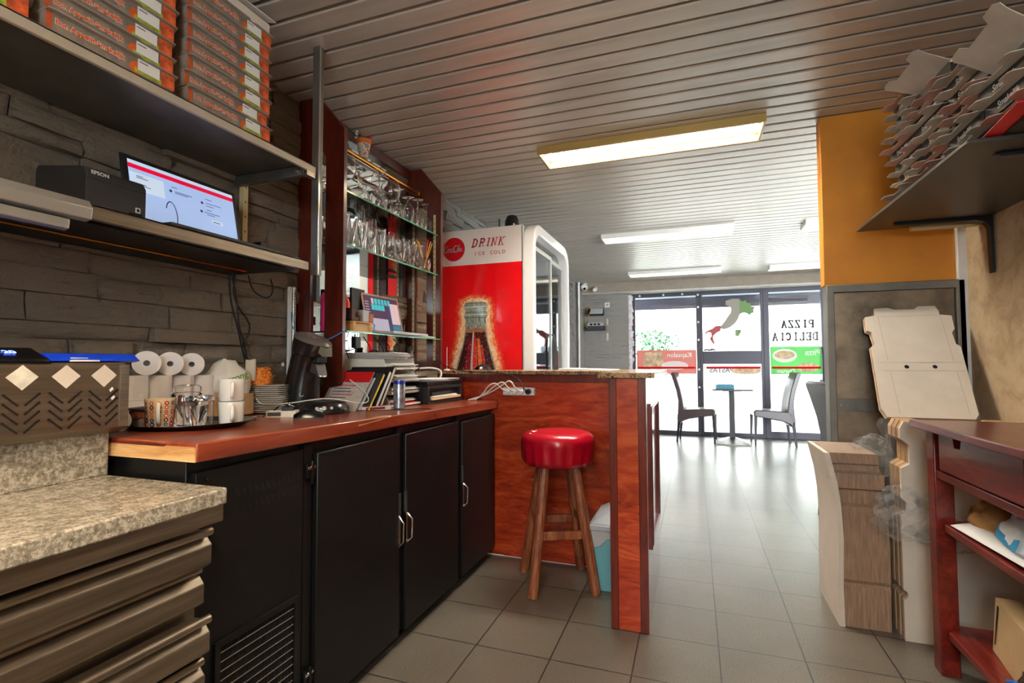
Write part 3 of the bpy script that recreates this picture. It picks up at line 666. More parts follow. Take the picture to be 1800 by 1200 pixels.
# worktop
t = thing('counter_worktop', 'thick red brown wooden worktop with chipped bare wood edge', 'worktop', (-.25, -1.325, 0))
W0, W1 = zc(-1.325), zc(.592)
m = MB(); m.hexa([(-.66, .002, W0 - .045), (0, .002, W0 - .045), (.0, 1.916, W1 - .045), (-.66, 1.916, W1 - .045)], [(-.66, .002, W0), (0, .002, W0), (0, 1.916, W1), (-.66, 1.916, W1)], M['counter_wood']); m.build('board', M['counter_wood'], t, bevel=.004)
m = MB(); m.box(-.655, -.001, W0 - .044, -.003, .0025, W0 - .010, M['raw_wood']); m.box(-.62, -.0012, W0 - .012, -.1, .003, W0 - .006, M['mahog_dark'])
zz = zc(-.56)
m.build('end_grain', M['raw_wood'], t, smooth=False)
m = MB(); m.hexa([(-.012, .62, zz + .003), (.0008, .60, zz - .016), (.0008, .80, zz - .004), (-.002, .80, zz - .0)], [(-.03, .66, zz + .0012), (-.004, .615, zz + .0012), (-.003, .80, zz + .0004), (-.02, .78, zz + .0006)], M['raw_wood'])
m.build('chipped_edge', M['raw_wood'], t, smooth=False)

# ---------------------------------------------------------------- wall shelves with post
t = thing('wall_shelf', 'upper grey steel shelf carrying the stacks of pizza boxes', 'shelf', (-.525, -.63, 1.84))
m = MB(); m.box(-.375, -2.2, .022, 0, .0, .028, M['steel_dull']); m.box(-.012, -2.2, .0, .0, .0, .028, mat('pale shelf lip', (196, 184, 164), .45, .3)); m.build('shelf_board', M['steel_dull'], t, bevel=.0015)
for y in (-.03, -1.4):
    m = MB(); m.box(-.37, y - .012, -.016, -.02, y + .012, .021, M['steel_dull']); m.cyl((-.05, y, .0), (-.05, y - .022, .0), .009, n=10, mt=M['steel']); m.build('bracket', M['steel_dull'], t, bevel=.0015)
m = MB(); m.ring([(-.028, -.018), (-.002, -.018), (-.002, .018), (-.028, .018)], [(-.022, -.012), (-.008, -.012), (-.008, .012), (-.022, .012)], 'y', -.045, .0, M['steel']); m.build('bracket_tube', M['steel'], t)
t = thing('wall_shelf', 'lower stainless shelf with a deep front lip, holding the order screen', 'shelf', (-.54, -.645, 1.465))
m = MB(); m.box(-.36, -1.6, .030, 0, 0, .036, M['steel']); m.box(-.004, -1.6, .0, .0, .0, .036, M['steel_y']); m.box(-.02, -1.6, .0, -.002, 0, .004, M['steel']); m.build('shelf_board', M['steel'], t, bevel=.0015)
m = MB(); m.box(-.36, -1.6, .0, -.05, -.02, .012, M['black_metal']); m.cyl((-.18, -1.6, -.012), (-.18, -.12, -.012), .004, n=8, mt=M['brass']); m.build('under_rail', M['black_metal'], t)
t = thing('shelf_post', 'square steel post joining both wall shelves, rising to the ceiling', 'post', (-.532, -.61, 1.45))
m = MB(); m.box(-.02, -.012, 0, .012, .012, .898, M['steel_dull']); m.box(.011, -.011, 0, .0135, -.004, .897, M['chrome']); m.build('post_tube', M['steel_dull'], t, bevel=.001)
m = MB(); m.box(-.01, -.011, -.1, .008, .008, -.0, M['black_plastic']); m.build('foot_sleeve', M['black_plastic'], t)
t = thing('light_rail', 'pale aluminium rail lying along the lower shelf at the left', 'rail', (-.53, -2.2, 1.45))
m = MB(); m.prism([(.0, .0), (.022, .004), (.026, .03), (.012, .05), (-.06, .052), (-.09, .066), (-.1, .052), (-.02, .03)], 'y', -.05, .80, M['alu']); m.prism([(-.005, -.03), (.012, -.026), (.014, -.004), (-.005, -.002)], 'y', -.05, .76, M['alu']); m.build('rail_profile', M['alu'], t, bevel=.002)
t = thing('wall_rail', 'cream slotted rail upright on the stone wall beside the screen', 'rail', (-.885, -.64, 1.50))
m = MB(); m.box(0, -.012, 0, .02, .012, .345, M['cream'])
for i in range(6): m.box(.0198, -.002, .02 + i * .06, .0205, .002, .028 + i * .06, M['black_hole'])
m.build('rail_strip', M['cream'], t)

# order screen (laptop) on the lower shelf
t = thing('order_screen', 'black laptop with a red barred order page on the lower shelf', 'laptop', (-.72, -.98, 1.502))
LW, LH = .40, .235
FL = Matrix.Rotation(R(0), 4, 'Z'); tilt = Vector((-.20, 0, .98)).normalized()
O = Vector((.0, -LW / 2, .012))
m = MB(); m.hexa([(-.012, -LW / 2, .0), (.175, -LW / 2, 0), (.175, LW / 2, 0), (-.012, LW / 2, 0)], [(-.012, -LW / 2, .014), (.175, -LW / 2, .010), (.175, LW / 2, .010), (-.012, LW / 2, .014)], M['black_plastic']); m.build('base', M['black_plastic'], t, bevel=.002)
m = MB(); S = frame(O, (0, 1, 0), tilt)
def pl(x, y, z=0): return S @ Vector((x, y, z))
m.hexa([pl(0, 0, -.008), pl(LW, 0, -.008), pl(LW, LH, -.008), pl(0, LH, -.008)], [pl(0, 0, 0), pl(LW, 0, 0), pl(LW, LH, 0), pl(0, LH, 0)], M['black_plastic']); lid = m.build('screen_lid', M['black_plastic'], t, bevel=.002)
m = MB(); scr = mat('lit pale blue screen', (150, 172, 212), .3, emis=(158, 182, 226), estr=.62)
def em(n, c, s=.7): return mat(n, c, .4, emis=c, estr=s)
sred = em('lit red bar', (205, 10, 50), .7); swht = em('lit white panel', (186, 202, 222), .6); sdk = em('lit dark text', (50, 54, 90), .4)
m.rect(.018, .020, LW - .014, LH - .014, S, scr, .0006); m.rect(.018, LH - .024, LW - .014, LH - .014, S, swht, .0009); m.rect(.018, LH - .040, LW - .014, LH - .026, S, sred, .0009)
m.rect(.02, LH - .110, .125, LH - .052, S, swht, .0009); m.rect(.09, .021, .20, .026, S, sdk, .0009)
for (x, y, l) in ((.04, .063, .02), (.04, .068, .035), (.04, .088, .028), (.04, .093, .04), (.15, .062, .02), (.16, .075, .06), (.16, .08, .045), (.27, .066, .025), (.27, .08, .06), (.27, .09, .03), (.27, .105, .02), (.26, .115, .06), (.27, .122, .03)):
    m.rect(x, LH - y, x + l, LH - y + .0022, S, sdk, .0012)
for (x, y) in ((.146, .076), (.256, .082), (.25, .114)): m.disc((x, LH - y), .005, S, sdk, 10, .0012)
m.rect(.285, LH - .148, .33, LH - .136, S, swht, .0012); m.rect(.29, LH - .1445, .318, LH - .1415, S, sdk, .0014)
m.strokes([[(.13 + .018 * math.cos(a_) + .01, .075 + .045 * math.sin(a_)) for a_ in [i * .35 - 2.2 for i in range(15)]]], .003, S, mat('reflected blue cable loop', (30, 34, 110), .4), .0016)
m.build('display', scr, lid, smooth=False, recalc=False)
# receipt printer
t = thing('receipt_printer', 'black box receipt printer standing left of the order screen', 'receipt printer', (-.565, -1.31, 1.501))
m = MB(); m.prism([(0, 0), (0, .082), (-.012, .10), (-.19, .125), (-.2, .115), (-.2, 0)], 'y', -.072, .072, M['black_plastic']); m.box(-.0005, -.07, .071, .0006, .07, .0725, M['black_hole'])
Fp = frame((.0008, 0, 0), (0, 1, 0), (0, 0, 1)); m.text('EPSON', .0135, frame((.001, -.042, .087), (0, 1, 0), (-.2, 0, 1)), M['grey_plastic'], bold=.0004)
m.box(.0, .045, .014, .0015, .058, .028, M['grey_plastic']); m.box(.001, .048, .017, .002, .055, .025, M['black_hole']); m.box(.0, .03, .0, .004, .06, .011, M['black_gloss'])
m.build('housing', M['dark_grey'], t, bevel=.006, seg=3)
# plug adapter and pad
t = thing('plug_adapter', 'small glossy black power adapter at the right end of the lower shelf', 'adapter', (-.72, -.70, 1.501))
m = MB(); m.box(-.018, -.02, .012, .02, .016, .07, M['black_gloss']); m.box(-.012, -.012, 0, .016, .014, .014, M['black_plastic']); m.box(.0205, -.012, .035, .022, .01, .055, M['grey_plastic']); m.build('adapter_body', M['black_gloss'], t, bevel=.004)
t = thing('cloth_pad', 'flat turquoise rubber pad on the end of the lower shelf', 'pad', (-.60, -.69, 1.501))
m = MB(); m.prism([(.045 * math.cos(a_ * .42) * 1., .035 * math.sin(a_ * .42)) for a_ in range(15)], 'z', 0, .004, M['teal']); m.prism([(.01 + .03 * math.cos(a_ * .42), .01 + .03 * math.sin(a_ * .42)) for a_ in range(15)], 'z', .004, .008, M['teal']); m.build('pad_disc', M['teal'], t)

# ---------------------------------------------------------------- printed pizza boxes on the upper shelf
def print_box_mats():
    return dict(body=mat('grey kraft print', (132, 118, 104), .7, var=.15, vscale=30), flap=mat('grey board edge', (150, 140, 130), .8), fire=mat('tomato and cheese print', (168, 74, 36), .6, var=.5, vscale=34), green=mat('basil print', (150, 160, 50), .6, var=.2, vscale=60), orng=mat('orange slogan print', (216, 92, 28), .55))
PB = print_box_mats()
def printed_box(label):
    t = thing('pizza_box', label, 'pizza box', (0, 0, 0), 0, 'printed pizza boxes on the upper shelf')
    W, H = .300, .046; m = MB()
    m.hexa([(-.30, 0.004, 0), (0, .004, 0), (0, W - .004, 0), (-.30, W - .004, 0)], [(-.30, 0.0, H - .003), (.0, .0, H - .003), (.0, W, H - .003), (-.30, W, H - .003)], PB['body'])
    F = frame((.001, 0, 0), (0, 1, 0), (0, 0, 1)); G = frame((0, W + .001, 0), (-1, 0, 0), (0, 0, 1))
    m.rect(.262, .003, W, H - .004, F, PB['fire'], .0003); m.rect(0, .003, .3, H - .004, G, PB['fire'], .0003); m.rect(.0, .003, .012, H - .004, F, PB['fire'], .0003)
    m.disc((.196, .014), .016, F, PB['orng'], 14, .0004); m.rect(.192, .003, .262, .016, F, PB['green'], .0005)
    m.rect(.2, .012, .258, H - .004, F, M['paper'], .0008); m.rect(.204, H - .012, .226, H - .0095, F, M['dark_grey'], .001)
    T = frame((.0012, .092, .024), (0, 1, -.0), (0, 0, 1)); m.text('Bon Appetit-Smakelijk', .0165, T, M['paper'], .0003, bold=.0016); m.text('Bon Appetit-Smakelijk', .0165, T, PB['orng'], .0009, bold=.0006)
    m.build('tray', PB['body'], t, recalc=False, smooth=False)
    m = MB(); z = H - .003
    m.prism([(-.30, 0), (.008, 0), (.014, .01), (.014, .20), (.006, .21), (.006, .22), (.012, .23), (.010, W + .004), (-.02, W + .016), (-.26, W + .014), (-.3, W)], 'z', z, z + .0022, PB['flap'])
    m.build('lid', PB['flap'], t)
    return t
pb = printed_box('')
cols = [('right-hand', -.855 - .3, .0, 8), ('middle', -1.195 - .3, .004, 10), ('left-hand', -1.525 - .3, -.002, 10)]
rnd = random.Random(2); first = True
for ci, (nm, y0, dx, n) in enumerate(cols):
    for i in range(n):
        lab = 'slogan printed pizza box, %s in the %s stack on the upper shelf' % (ORD[i], nm)
        loc = (-.535 + dx + rnd.uniform(-.004, .004), y0 + rnd.uniform(-.004, .004), 1.869 + i * .047)
        if first: pb.location = loc; pb['label'] = lab; first = False
        else: dup(pb, loc, 0, lab)

t = thing('pizza_box', 'open white pizza box with raised lid on top of the right-hand stack', 'pizza box', (-.535, -1.155, 1.869 + 8 * .047))
m = MB(); m.box(-.30, 0, 0, 0, .30, .038, M['card_white']); m.build('tray', M['card_white'], t)
m = MB(); m.hexa([(-.1, -.02, .045), (.012, -.02, .04), (.014, .315, .052), (-.1, .315, .08)], [(-.1, -.02, .047), (.012, -.02, .042), (.014, .315, .054), (-.1, .315, .082)], M['paper'])
m.flat([(0, 0), (.10, .0), (.095, .03), (.0, .045)], frame((-.1, .302, .0), (1, 0, 0), (0, 0, 1)), M['paper']); m.build('lid', M['paper'], t)
# ---------------------------------------------------------------- things on the wooden worktop
def q3(a, b, t): return a + (b - a) * t
ty = zc(-1.06)
t = thing('serving_tray', 'round dark metal serving tray with rolled rim, holding mugs and jars', 'tray', (-.575, -1.075, ty), R(50))
def oval(r, z, a=1.22, n=28): return [(r * a * math.cos(2 * math.pi * i / n), r * math.sin(2 * math.pi * i / n), z) for i in range(n)]
m = MB(); m.loft([oval(.09, .001), oval(.112, .003), oval(.13, .014), oval(.136, .016), oval(.136, .018), oval(.13, .017), oval(.112, .0055), oval(.09, .0035)], mat('dark tarnished tray', (86, 80, 76), .22, 1.)); m.build('tray_plate', M['chrome'], t, sharp=60)
for s_ in (-1, 1):
    m = MB(); m.tube([(s_ * .160, -.045, .016), (s_ * .182, -.035, .02), (s_ * .186, 0, .022), (s_ * .182, .035, .02), (s_ * .160, .045, .016)], .0035, 6, M['chrome'], smooth=1); m.build('handle', M['chrome'], t)
zt = ty + .0045
def mug(name, label, loc, rz, r0, r1, h, mt, dots=False, group=None):
    t = thing(name, label, 'mug', loc, rz, group); m = MB()
    m.lathe([(0, .0), (r0 * .92, 0), (r0, .004), (r1, h), (r1 - .003, h), (r0 - .004, .006), (0, .006)], 28, mt)
    if dots:
        rnd = random.Random(6); cs = [PBd for PBd in (mat('orange dots', (222, 110, 50), .4), mat('dark blue dots', (34, 40, 96), .4), mat('red dots', (190, 50, 30), .4), mat('brown dots', (90, 50, 34), .4))]
        for a in range(13):
            for z in range(6):
                th = a * 2 * math.pi / 13; zz = .011 + z * (h - .02) / 5.2; rr = q3(r0, r1, zz / h) + .0006; c = Vector((rr * math.cos(th), rr * math.sin(th), zz)); s_ = rnd.uniform(.0042, .0068)
                F = frame(c, (-math.sin(th), math.cos(th), 0), (0, 0, 1)); m.disc((0, 0), s_, F, cs[rnd.randrange(4)], 10); m.disc((0, 0), s_ * .4, F, M['porcelain'], 8, .0003)
    m.build('cup', mt, t)
    m = MB(); r_ = (r0 + r1) / 2
    m.tube([(r_ - .002, 0, h * .82), (r_ + .022, 0, h * .86), (r_ + .03, 0, h * .5), (r_ + .02, 0, h * .2), (r_ - .002, 0, h * .2)], .0052, 8, M['porcelain'], smooth=2); m.build('handle', M['porcelain'], t)
    return t
FW = R(-40)
mug('mug', 'dotted mug in orange and blue standing on the metal tray', (-.632, -1.136, zt), FW, .033, .039, .083, mat('cream glazed mug', (226, 208, 170), .25), True)
mug('mug', 'plain white mug on the tray, lower of the stacked pair', (-.512, -1.000, zt), FW, .033, .036, .068, M['porcelain'])
mug('mug', 'plain white mug standing upside down, upper of the stacked pair', (-.514, -.999, zt + .0695), FW, .034, .036, .066, M['porcelain'])
def gl(name, label, cat, loc, prof, n=20, group=None, mt=None, rot=None):
    m = MB(); m.lathe(prof, n, mt or M['glass'], closed=True); o = m.build(name, mt or M['glass'], recalc=True, sharp=60); o.location = loc
    if rot: o.rotation_euler = rot
    return tag(o, label, cat, group)
def cupprof(pts, th=.0016, base=.004):        # outer profile bottom -> top, returns closed shell profile
    inner = [(max(r - th, .0005), z) for r, z in pts[::-1] if z > base]
    return [(0.0001, pts[0][1])] + pts + inner + [(0.0001, base + .002)]
gl('glass_jar', 'clear glass jar behind the dotted mug on the tray', 'jar', (-.640, -1.048, zt), cupprof([(.036, 0), (.040, .004), (.041, .09), (.036, .096), (.039, .10), (.038, .113), (.03, .118)], .002))
gl('glass_tumbler', 'short thick glass tumbler standing upside down at the tray front', 'glass', (-.560, -1.072, zt + .0905), [(r, -z) for r, z in cupprof([(.040, 0), (.043, .006), (.043, .016), (.040, .02), (.039, .089)], .002, .008)])
gl('glass_tumbler', 'small glass tumbler under the upturned thick tumbler', 'glass', (-.560, -1.072, zt + .0004), cupprof([(.018, 0), (.020, .003), (.025, .06)], .0015))
# paper rolls
rollm = mat('white till roll paper', (226, 220, 216), .75)
def roll(label, group):
    m = MB(); m.lathe([(.009, 0), (.037, 0), (.038, .001), (.038, .075), (.037, .076), (.009, .076)], 28, rollm, closed=True); m.lathe([(.0065, .001), (.0098, .001), (.0098, .075), (.0065, .075)], 14, mat('roll core', (60, 70, 110), .5), closed=True)
    return tag(m.build('paper_roll', rollm, recalc=True), label, 'paper roll', group)
zr = zc(-1.) + .001
names = ['leftmost', 'second from left', 'third from left', 'rightmost']
r0 = None
rd_ = Vector((.94, .34)).normalized()
for lv, dz in enumerate((0, .0765)):
    for i in range(4):
        lab = 'white paper roll standing upright, %s of the %s row' % (names[i], ('bottom', 'upper')[lv])
        p = (-.80 + .0 * i, -1.10 + i * .0765, zr - i * .0012 + dz)
        if r0 is None: r0 = roll(lab, None); r0.location = p
        else: c = r0.copy(); COL.objects.link(c); c.location = p; c['label'] = lab
for i, nm in enumerate(('left', 'middle', 'right')):
    c = r0.copy(); COL.objects.link(c); p = Vector((-.80, -1.062 + i * .0765, zr + .1535 + .037 - i * .002)); 
    v = Vector((CP[0] - p.x, CP[1] - p.y, 0)).normalized(); c.rotation_euler = v.to_track_quat('Z', 'Y').to_euler(); c.location = p - v * .038
    c['label'] = 'white paper roll lying on its side, %s one on top of the rolls' % nm
# film over the rolls
m = MB(); m.grid(lambda u, v: (-.76 + .012 * noise.noise(Vector((u * 9, v * 7, 1))) + .01 * v, -1.13 + u * .32, zr + .08 + v * .155 + .008 * noise.noise(Vector((u * 6, v * 5, 3)))), 20, 14, M['wrap'])
tag(m.build('plastic_film', M['wrap'], recalc=False, sharp=180), 'clear crinkled plastic film over the white paper rolls', 'plastic film')
# tin with snack and pale lids beside the tray
t = thing('tin', 'small round tin of sweets behind the dotted mug', 'tin', (-.70, -1.14, zc(-1.14)))
m = MB(); m.lathe([(0, 0), (.036, 0), (.036, .028), (.034, .028), (.034, .004), (0, .004)], 24, M['steel']); m.build('tin_body', M['steel'], t)
m = MB(); m.lathe([(0, .028), (.03, .03), (.032, .05), (0, .052)], 18, mat('printed sweet wrapper', (150, 84, 60), .4, var=.5, vscale=60)); m.build('contents', M['steel'], t)
m = MB(); m.lathe([(.038, .0535), (.039, .0535), (.039, .058), (0, .062), (0, .0535)], 24, M['black_plastic']); m.build('tin_lid', M['black_plastic'], t)
for i, (dy, dx, lb) in enumerate(((0, 0, 'cream plastic lid leaning on edge beside the topping unit'), (.012, .03, 'white plastic lid leaning in front of the cream lid'))):
    m = MB(); m.lathe([(0, 0), (.030, 0), (.030, .003), (0, .003)], 22, M['paper2'] if i == 0 else M['white_plastic']); o = m.build('jar_lid', M['paper2']); o.location = (-.70 + dx, -1.215 - i * .008, zc(-1.2) + .031 - i * .004); o.rotation_euler = (R(78), 0, R(36)); tag(o, lb, 'lid')
# bread bag and snack bag
def bag(name, label, cat, loc, w, d, h, mt, seed, rz=0., top=.35, extra=None, amp=.12):
    t = thing(name, label, cat, loc, rz); m = MB(); secs = []; n = 20
    for k in range(9):
        v = k / 8; s_ = (1 - (1 - top) * max(0, v - .45) / .55) * (1 + .08 * math.sin(v * 3.1))
        ring = []
        for i in range(n):
            a = 2 * math.pi * i / n; nz = noise.noise(Vector((math.cos(a) * 2.2 + seed, math.sin(a) * 2.2, v * 3 + seed)))
            rr = 1 + amp * 2 * nz
            ring.append((w / 2 * s_ * rr * math.copysign(abs(math.cos(a)) ** .8, math.cos(a)), d / 2 * s_ * rr * math.copysign(abs(math.sin(a)) ** .8, math.sin(a)), h * v + .012 * noise.noise(Vector((a, v * 4, seed))) * (v > 0)))
        secs.append(ring)
    m.loft(secs, mt); m.build('bag_body', mt, t, sharp=70)
    return t
t = bag('bread_bag', 'crumpled white bread bag lettered rong behind the plates', 'bag', (-.80, -.77, zc(-.77) + .082), .10, .17, .125, mat('white printed bag', (222, 216, 204), .45, bump=.5, bscale=18), 3, R(0), .35)
m = MB(); G = frame((.060, -.005, .062), (0.1, 1, .32), (0, -.32, 1)); m.text('trong', .036, G, mat('green lettering', (96, 140, 40), .5), .004, bold=.0006); m.text('fresh bake', .011, frame((.062, .01, .035), (0.1, 1, .32), (0, -.32, 1)), M['orange'], .004); m.build('print', M['green'] if 'green' in M else M['orange'], t, smooth=False, recalc=False)
m = MB(); m.box(-.05, -.085, -.08, .045, .085, .0, M['card']); m.build('box_under', M['card'], t, bevel=.003)
t = bag('snack_bag', 'clear bag of orange coated nuts on top of the plates', 'bag', (-.79, -.625, zc(-.62) + .112), .07, .085, .07, mat('orange coated nuts', (226, 128, 50), .35, var=.25, vscale=90), 9, 0, .75, amp=.05)
m = MB(); rnd = random.Random(3)
for i in range(70):
    a = rnd.uniform(-1.9, 1.2); z = rnd.uniform(.006, .062); rr = .036 if z < .05 else .03; m.ball((rr * math.cos(a) * .98, (rr + .007) * math.sin(a), z), .0062, mat('orange nut', (232, 130, 52), .3) if i == 0 else NUT, 8, 6) if i else None
    if i == 0: NUT = mat('orange nut', (232, 132, 54), .3)
nn = m.build('nuts', NUT, t); nn['kind'] = 'stuff'
m = MB(); m.grid(lambda u, v: (.0 + .03 * math.sin(u * 5), -.07 + .06 * u, .02 + .08 * v + .012 * noise.noise(Vector((u * 5, v * 5, 2)))), 8, 8, mat('milky film', (226, 216, 190), .4, alpha=.7)); m.build('bag_neck', M['wrap'], t, recalc=False)
# plates
rnd = random.Random(1); z = zc(-.63) + .001; p0 = None; zz = z
for i in range(14):
    big = i < 4; w_ = .078 if not big else .092; lab = 'white rectangular plate, %s of the stack beside the bread bag' % (ORD[i] + (' from the bottom' if i else ''))
    if i in (0, 4):
        m = MB(); m.loft([[(x * k_, y_ * k_, h) for x, y_ in ((-w_, -w_ * .8), (w_, -w_ * .8), (w_, w_ * .8), (-w_, w_ * .8))] for k_, h in ((.72, 0), (.74, .0), (1., .0075), (1., .009), (.97, .009), (.72, .0025))], M['porcelain']); p0 = m.build('plate', M['porcelain'], bevel=.0015); c = p0
    else: c = p0.copy(); COL.objects.link(c)
    c.location = (-.775 + rnd.uniform(-.003, .003), -.595 + rnd.uniform(-.003, .003), zz); c.rotation_euler = (0, 0, R(14) + rnd.uniform(-.02, .02)); tag(c, lab, 'plate', 'stacked white plates'); zz += .0078

# coffee pad machine
t = thing('coffee_machine', 'black coffee pad machine with leaning body and round drip base', 'coffee machine', (-.70, -.50, zc(-.5)), R(-8))
cm = mat('glossy black plastic shell', (20, 20, 22), .25, coat=.3)
def ov(cx, z, rx, ry, tilt=0., n=26): return [(cx + rx * math.cos(2 * math.pi * i / n), ry * math.sin(2 * math.pi * i / n), z - tilt * rx * math.cos(2 * math.pi * i / n)) for i in range(n)]
m = MB(); m.loft([ov(-.0, 0, .075, .072), ov(.0, .04, .074, .072), ov(.006, .10, .070, .068), ov(.018, .16, .066, .064), ov(.036, .215, .066, .064, .1), ov(.048, .235, .068, .066, .22)], cm); m.build('body', cm, t, sharp=60)
m = MB(); m.loft([ov(.050, .238, .070, .068, .25), ov(.060, .265, .078, .070, .3), ov(.068, .290, .081, .069, .34)], cm); m.loft([ov(.068, .2905, .080, .068, .34), ov(.070, .300, .076, .064, .36), ov(.066, .309, .062, .052, .36), ov(.058, .313, .03, .03, .36)], mat('warm grey machine lid', (96, 90, 84), .32)); 
hd = m.build('lid', cm, t, sharp=60)
m = MB(); m.hexa([(.10, -.034, .262), (.150, -.026, .224), (.150, .026, .224), (.10, .034, .262)], [(.085, -.036, .292), (.146, -.028, .262), (.146, .028, .262), (.085, .036, .292)], mat('grey green lid lever', (96, 94, 80), .35)); m.box(.06, -.014, .302, .085, -.0, .306, M['grey_plastic']); m.build('lid_lever', M['dark_grey'], t, bevel=.008, seg=3)
m = MB(); m.loft([[(.07, -.03, .20), (.07, .03, .20), (.07, .03, .235), (.07, -.03, .235)], [(.125, -.022, .20), (.125, .022, .20), (.125, .022, .225), (.125, -.022, .225)]], cm)
m.hexa([(.075, -.026, .165), (.128, -.022, .148), (.128, .022, .148), (.075, .026, .165)], [(.07, -.028, .200), (.112, -.024, .196), (.112, .024, .196), (.07, .028, .200)], M['dark_grey']); m.tube([(.118, -.02, .152), (.13, -.012, .146), (.13, .012, .146), (.118, .02, .152)], .004, 6, M['chrome']); m.build('spout', cm, t, bevel=.003)
m = MB(); m.lathe([(0, 0), (.098, 0), (.1, .006), (.096, .028), (.084, .044), (.07, .048), (0, .046)], 32, cm, (.135, .0, 0))
m.lathe([(0, .0475), (.062, .0485), (.062, .050), (0, .050)], 28, M['dark_grey'], (.135, 0, 0))
m.build('drip_base', cm, t)
for i, a in enumerate((-58, -42, -26)):
    m = MB(); c = Vector((.135 + .094 * math.cos(R(a)), .094 * math.sin(R(a)), .026)); d = Vector((math.cos(R(a)), math.sin(R(a)), .35)).normalized(); m.cyl(c - d * .004, c + d * .004, .006 if i != 1 else .008, n=14, mt=M['grey_plastic']); m.build('button', M['grey_plastic'], t)
m = MB(); F = frame((.058, -.045, .075), (.55, .83, 0), (0, .1, 1)); m.disc((0, 0), .009, F, M['grey_plastic'], 16); m.disc((.0, 0), .006, F, cm, 16, .0005); m.cyl((-.035, -.056, .195), (-.04, -.064, .195), .009, n=14, mt=M['grey_plastic']); m.build('badge', M['grey_plastic'], t)
def cord(label, pts, r=.0022, mt=None, name='cable', cat='cable', smooth=2, group=None):
    m = MB(); m.tube(pts, r, 6, mt or M['cable'], smooth=smooth); return tag(m.build(name, mt or M['cable'], sharp=80), label, cat, group)
z_ = zc(-.7) + .003
cord('white cable curling round the coffee machine on the worktop', [(-.86, -.60, 1.03), (-.80, -.64, .99), (-.76, -.66, z_ + .04), (-.72, -.665, z_ + .035), (-.64, -.63, z_ + .038), (-.56, -.61, z_ + .052), (-.50, -.56, z_ + .058), (-.43, -.42, z_ + .02), (-.47, -.36, z_ + .06), (-.58, -.34, z_ + .12)], .0022, M['white_cable'])
cord('thin white cable hanging from the stone wall behind the coffee machine', [(-.89, -.45, 1.06), (-.87, -.5, 1.05), (-.84, -.56, 1.02), (-.84, -.62, z_ + .02), (-.80, -.60, z_)], .002, M['white_cable'])
t = thing('computer_mouse', 'black computer mouse in front of the coffee machine', 'computer mouse', (-.45, -.735, zc(-.73)), R(38))
m = MB(); m.grid(lambda u, v: ((v - .5) * .10, (u - .5) * .056 * math.sin(math.pi * (.12 + .8 * v)) ** .35, .004 + .028 * max(0, math.sin(math.pi * (.08 + .84 * v))) ** .6 * max(0, math.sin(math.pi * u)) ** .5), 12, 14, M['black_gloss']); m.prism([((v - .5) * .10, s_ * .028 * math.sin(math.pi * (.12 + .8 * v)) ** .35) for s_, vs in ((1, [i / 10 for i in range(11)]), (-1, [1 - i / 10 for i in range(11)])) for v in vs], 'z', 0, .006, M['dark_grey'])
m.build('shell', M['black_gloss'], t, sharp=60); m = MB(); m.cyl((.028, -.004, .026), (.028, .004, .026), .006, n=10, mt=M['grey_plastic']); m.build('wheel', M['grey_plastic'], t)
t = thing('small_box', 'small open carton with a black and silver gadget by the plates', 'box', (-.60, -.70, zc(-.7)), R(30))
m = MB(); m.box(-.05, -.03, 0, .05, .03, .022, M['paper2']); m.box(-.046, -.0305, .004, .0, -.0302, .018, M['dark_grey']); m.build('carton', M['paper2'], t, bevel=.001); m = MB(); m.box(.0, -.02, .022, .04, .02, .034, M['black_plastic']); m.tube([(-.03, -.01, .023), (-.01, .01, .04), (.02, -.01, .045), (.035, .01, .034)], .003, 6, M['chrome'], smooth=1); m.build('gadget', M['chrome'], t)
t = thing('charger_plug', 'white wall charger with a black socket behind the coffee machine', 'charger', (-.73, -.585, zc(-.6)), R(20)); m = MB(); m.box(-.02, -.03, 0, .02, .03, .07, M['white_plastic']); m.cyl((.021, 0, .04), (.019, 0, .04), .012, n=14, mt=M['black_hole']); m.build('plug_body', M['white_plastic'], t, bevel=.004)

# leaning folders and menus
rd1 = mat('red menu cover', (206, 30, 36), .35); gry = mat('printed price list', (196, 184, 176), .5, var=.1, vscale=50)
def folder(label, y0, lean, L, H, th, mt, name='folder', edge=None, x0=-.72, cat='folder', dz=0):
    t = thing(name, label, cat, (x0, y0, zc(y0) + dz)); t.rotation_euler = (R(-lean), 0, R(-6))
    m = MB(); m.box(0, 0, 0, L, th, H, mt)
    if edge: m.box(L - .002, th * .2, .004, L + .0015, th * .8, H - .004, edge); m.box(.004, th * .2, H - .001, L - .004, th * .8, H + .0015, edge)
    m.build('cover', mt, t, bevel=.0015); return t
folder('thick black folder leaning on the white letter trays', -.262, 30, .25, .215, .018, M['black_plastic'], edge=M['paper2'])
folder('black ring binder with white sheets, middle of the leaning folders', -.297, 32, .25, .20, .02, M['black_plastic'], edge=M['paper'])
folder('black folder with a yellow tab among the leaning folders', -.335, 34, .245, .19, .014, M['dark_grey'], edge=M['yellow'])
folder('slim grey file at the front of the leaning folders', -.359, 36, .22, .17, .006, M['grey_plastic'])
t = folder('red headed menu sheet leaning in front of the folders', -.378, 36, .215, .20, .003, gry, 'menu', cat='menu')
m = MB(); F = frame((0, -.0005, 0), (1, 0, 0), (0, 0, 1)); m.rect(0, .145, .215, .20, F, rd1); 
for i in range(7): m.rect(.03, .03 + i * .016, .03 + .12 * (1 - .1 * (i % 3)), .034 + i * .016, F, M['red_paper'] if i % 3 == 0 else M['dark_grey'], .0003)
m.build('print', rd1, t, smooth=False, recalc=False)
t = thing('bangle', 'gold ring handle of a bowl behind the red menu', 'ring', (-.60, -.10, 1.10)) if False else None

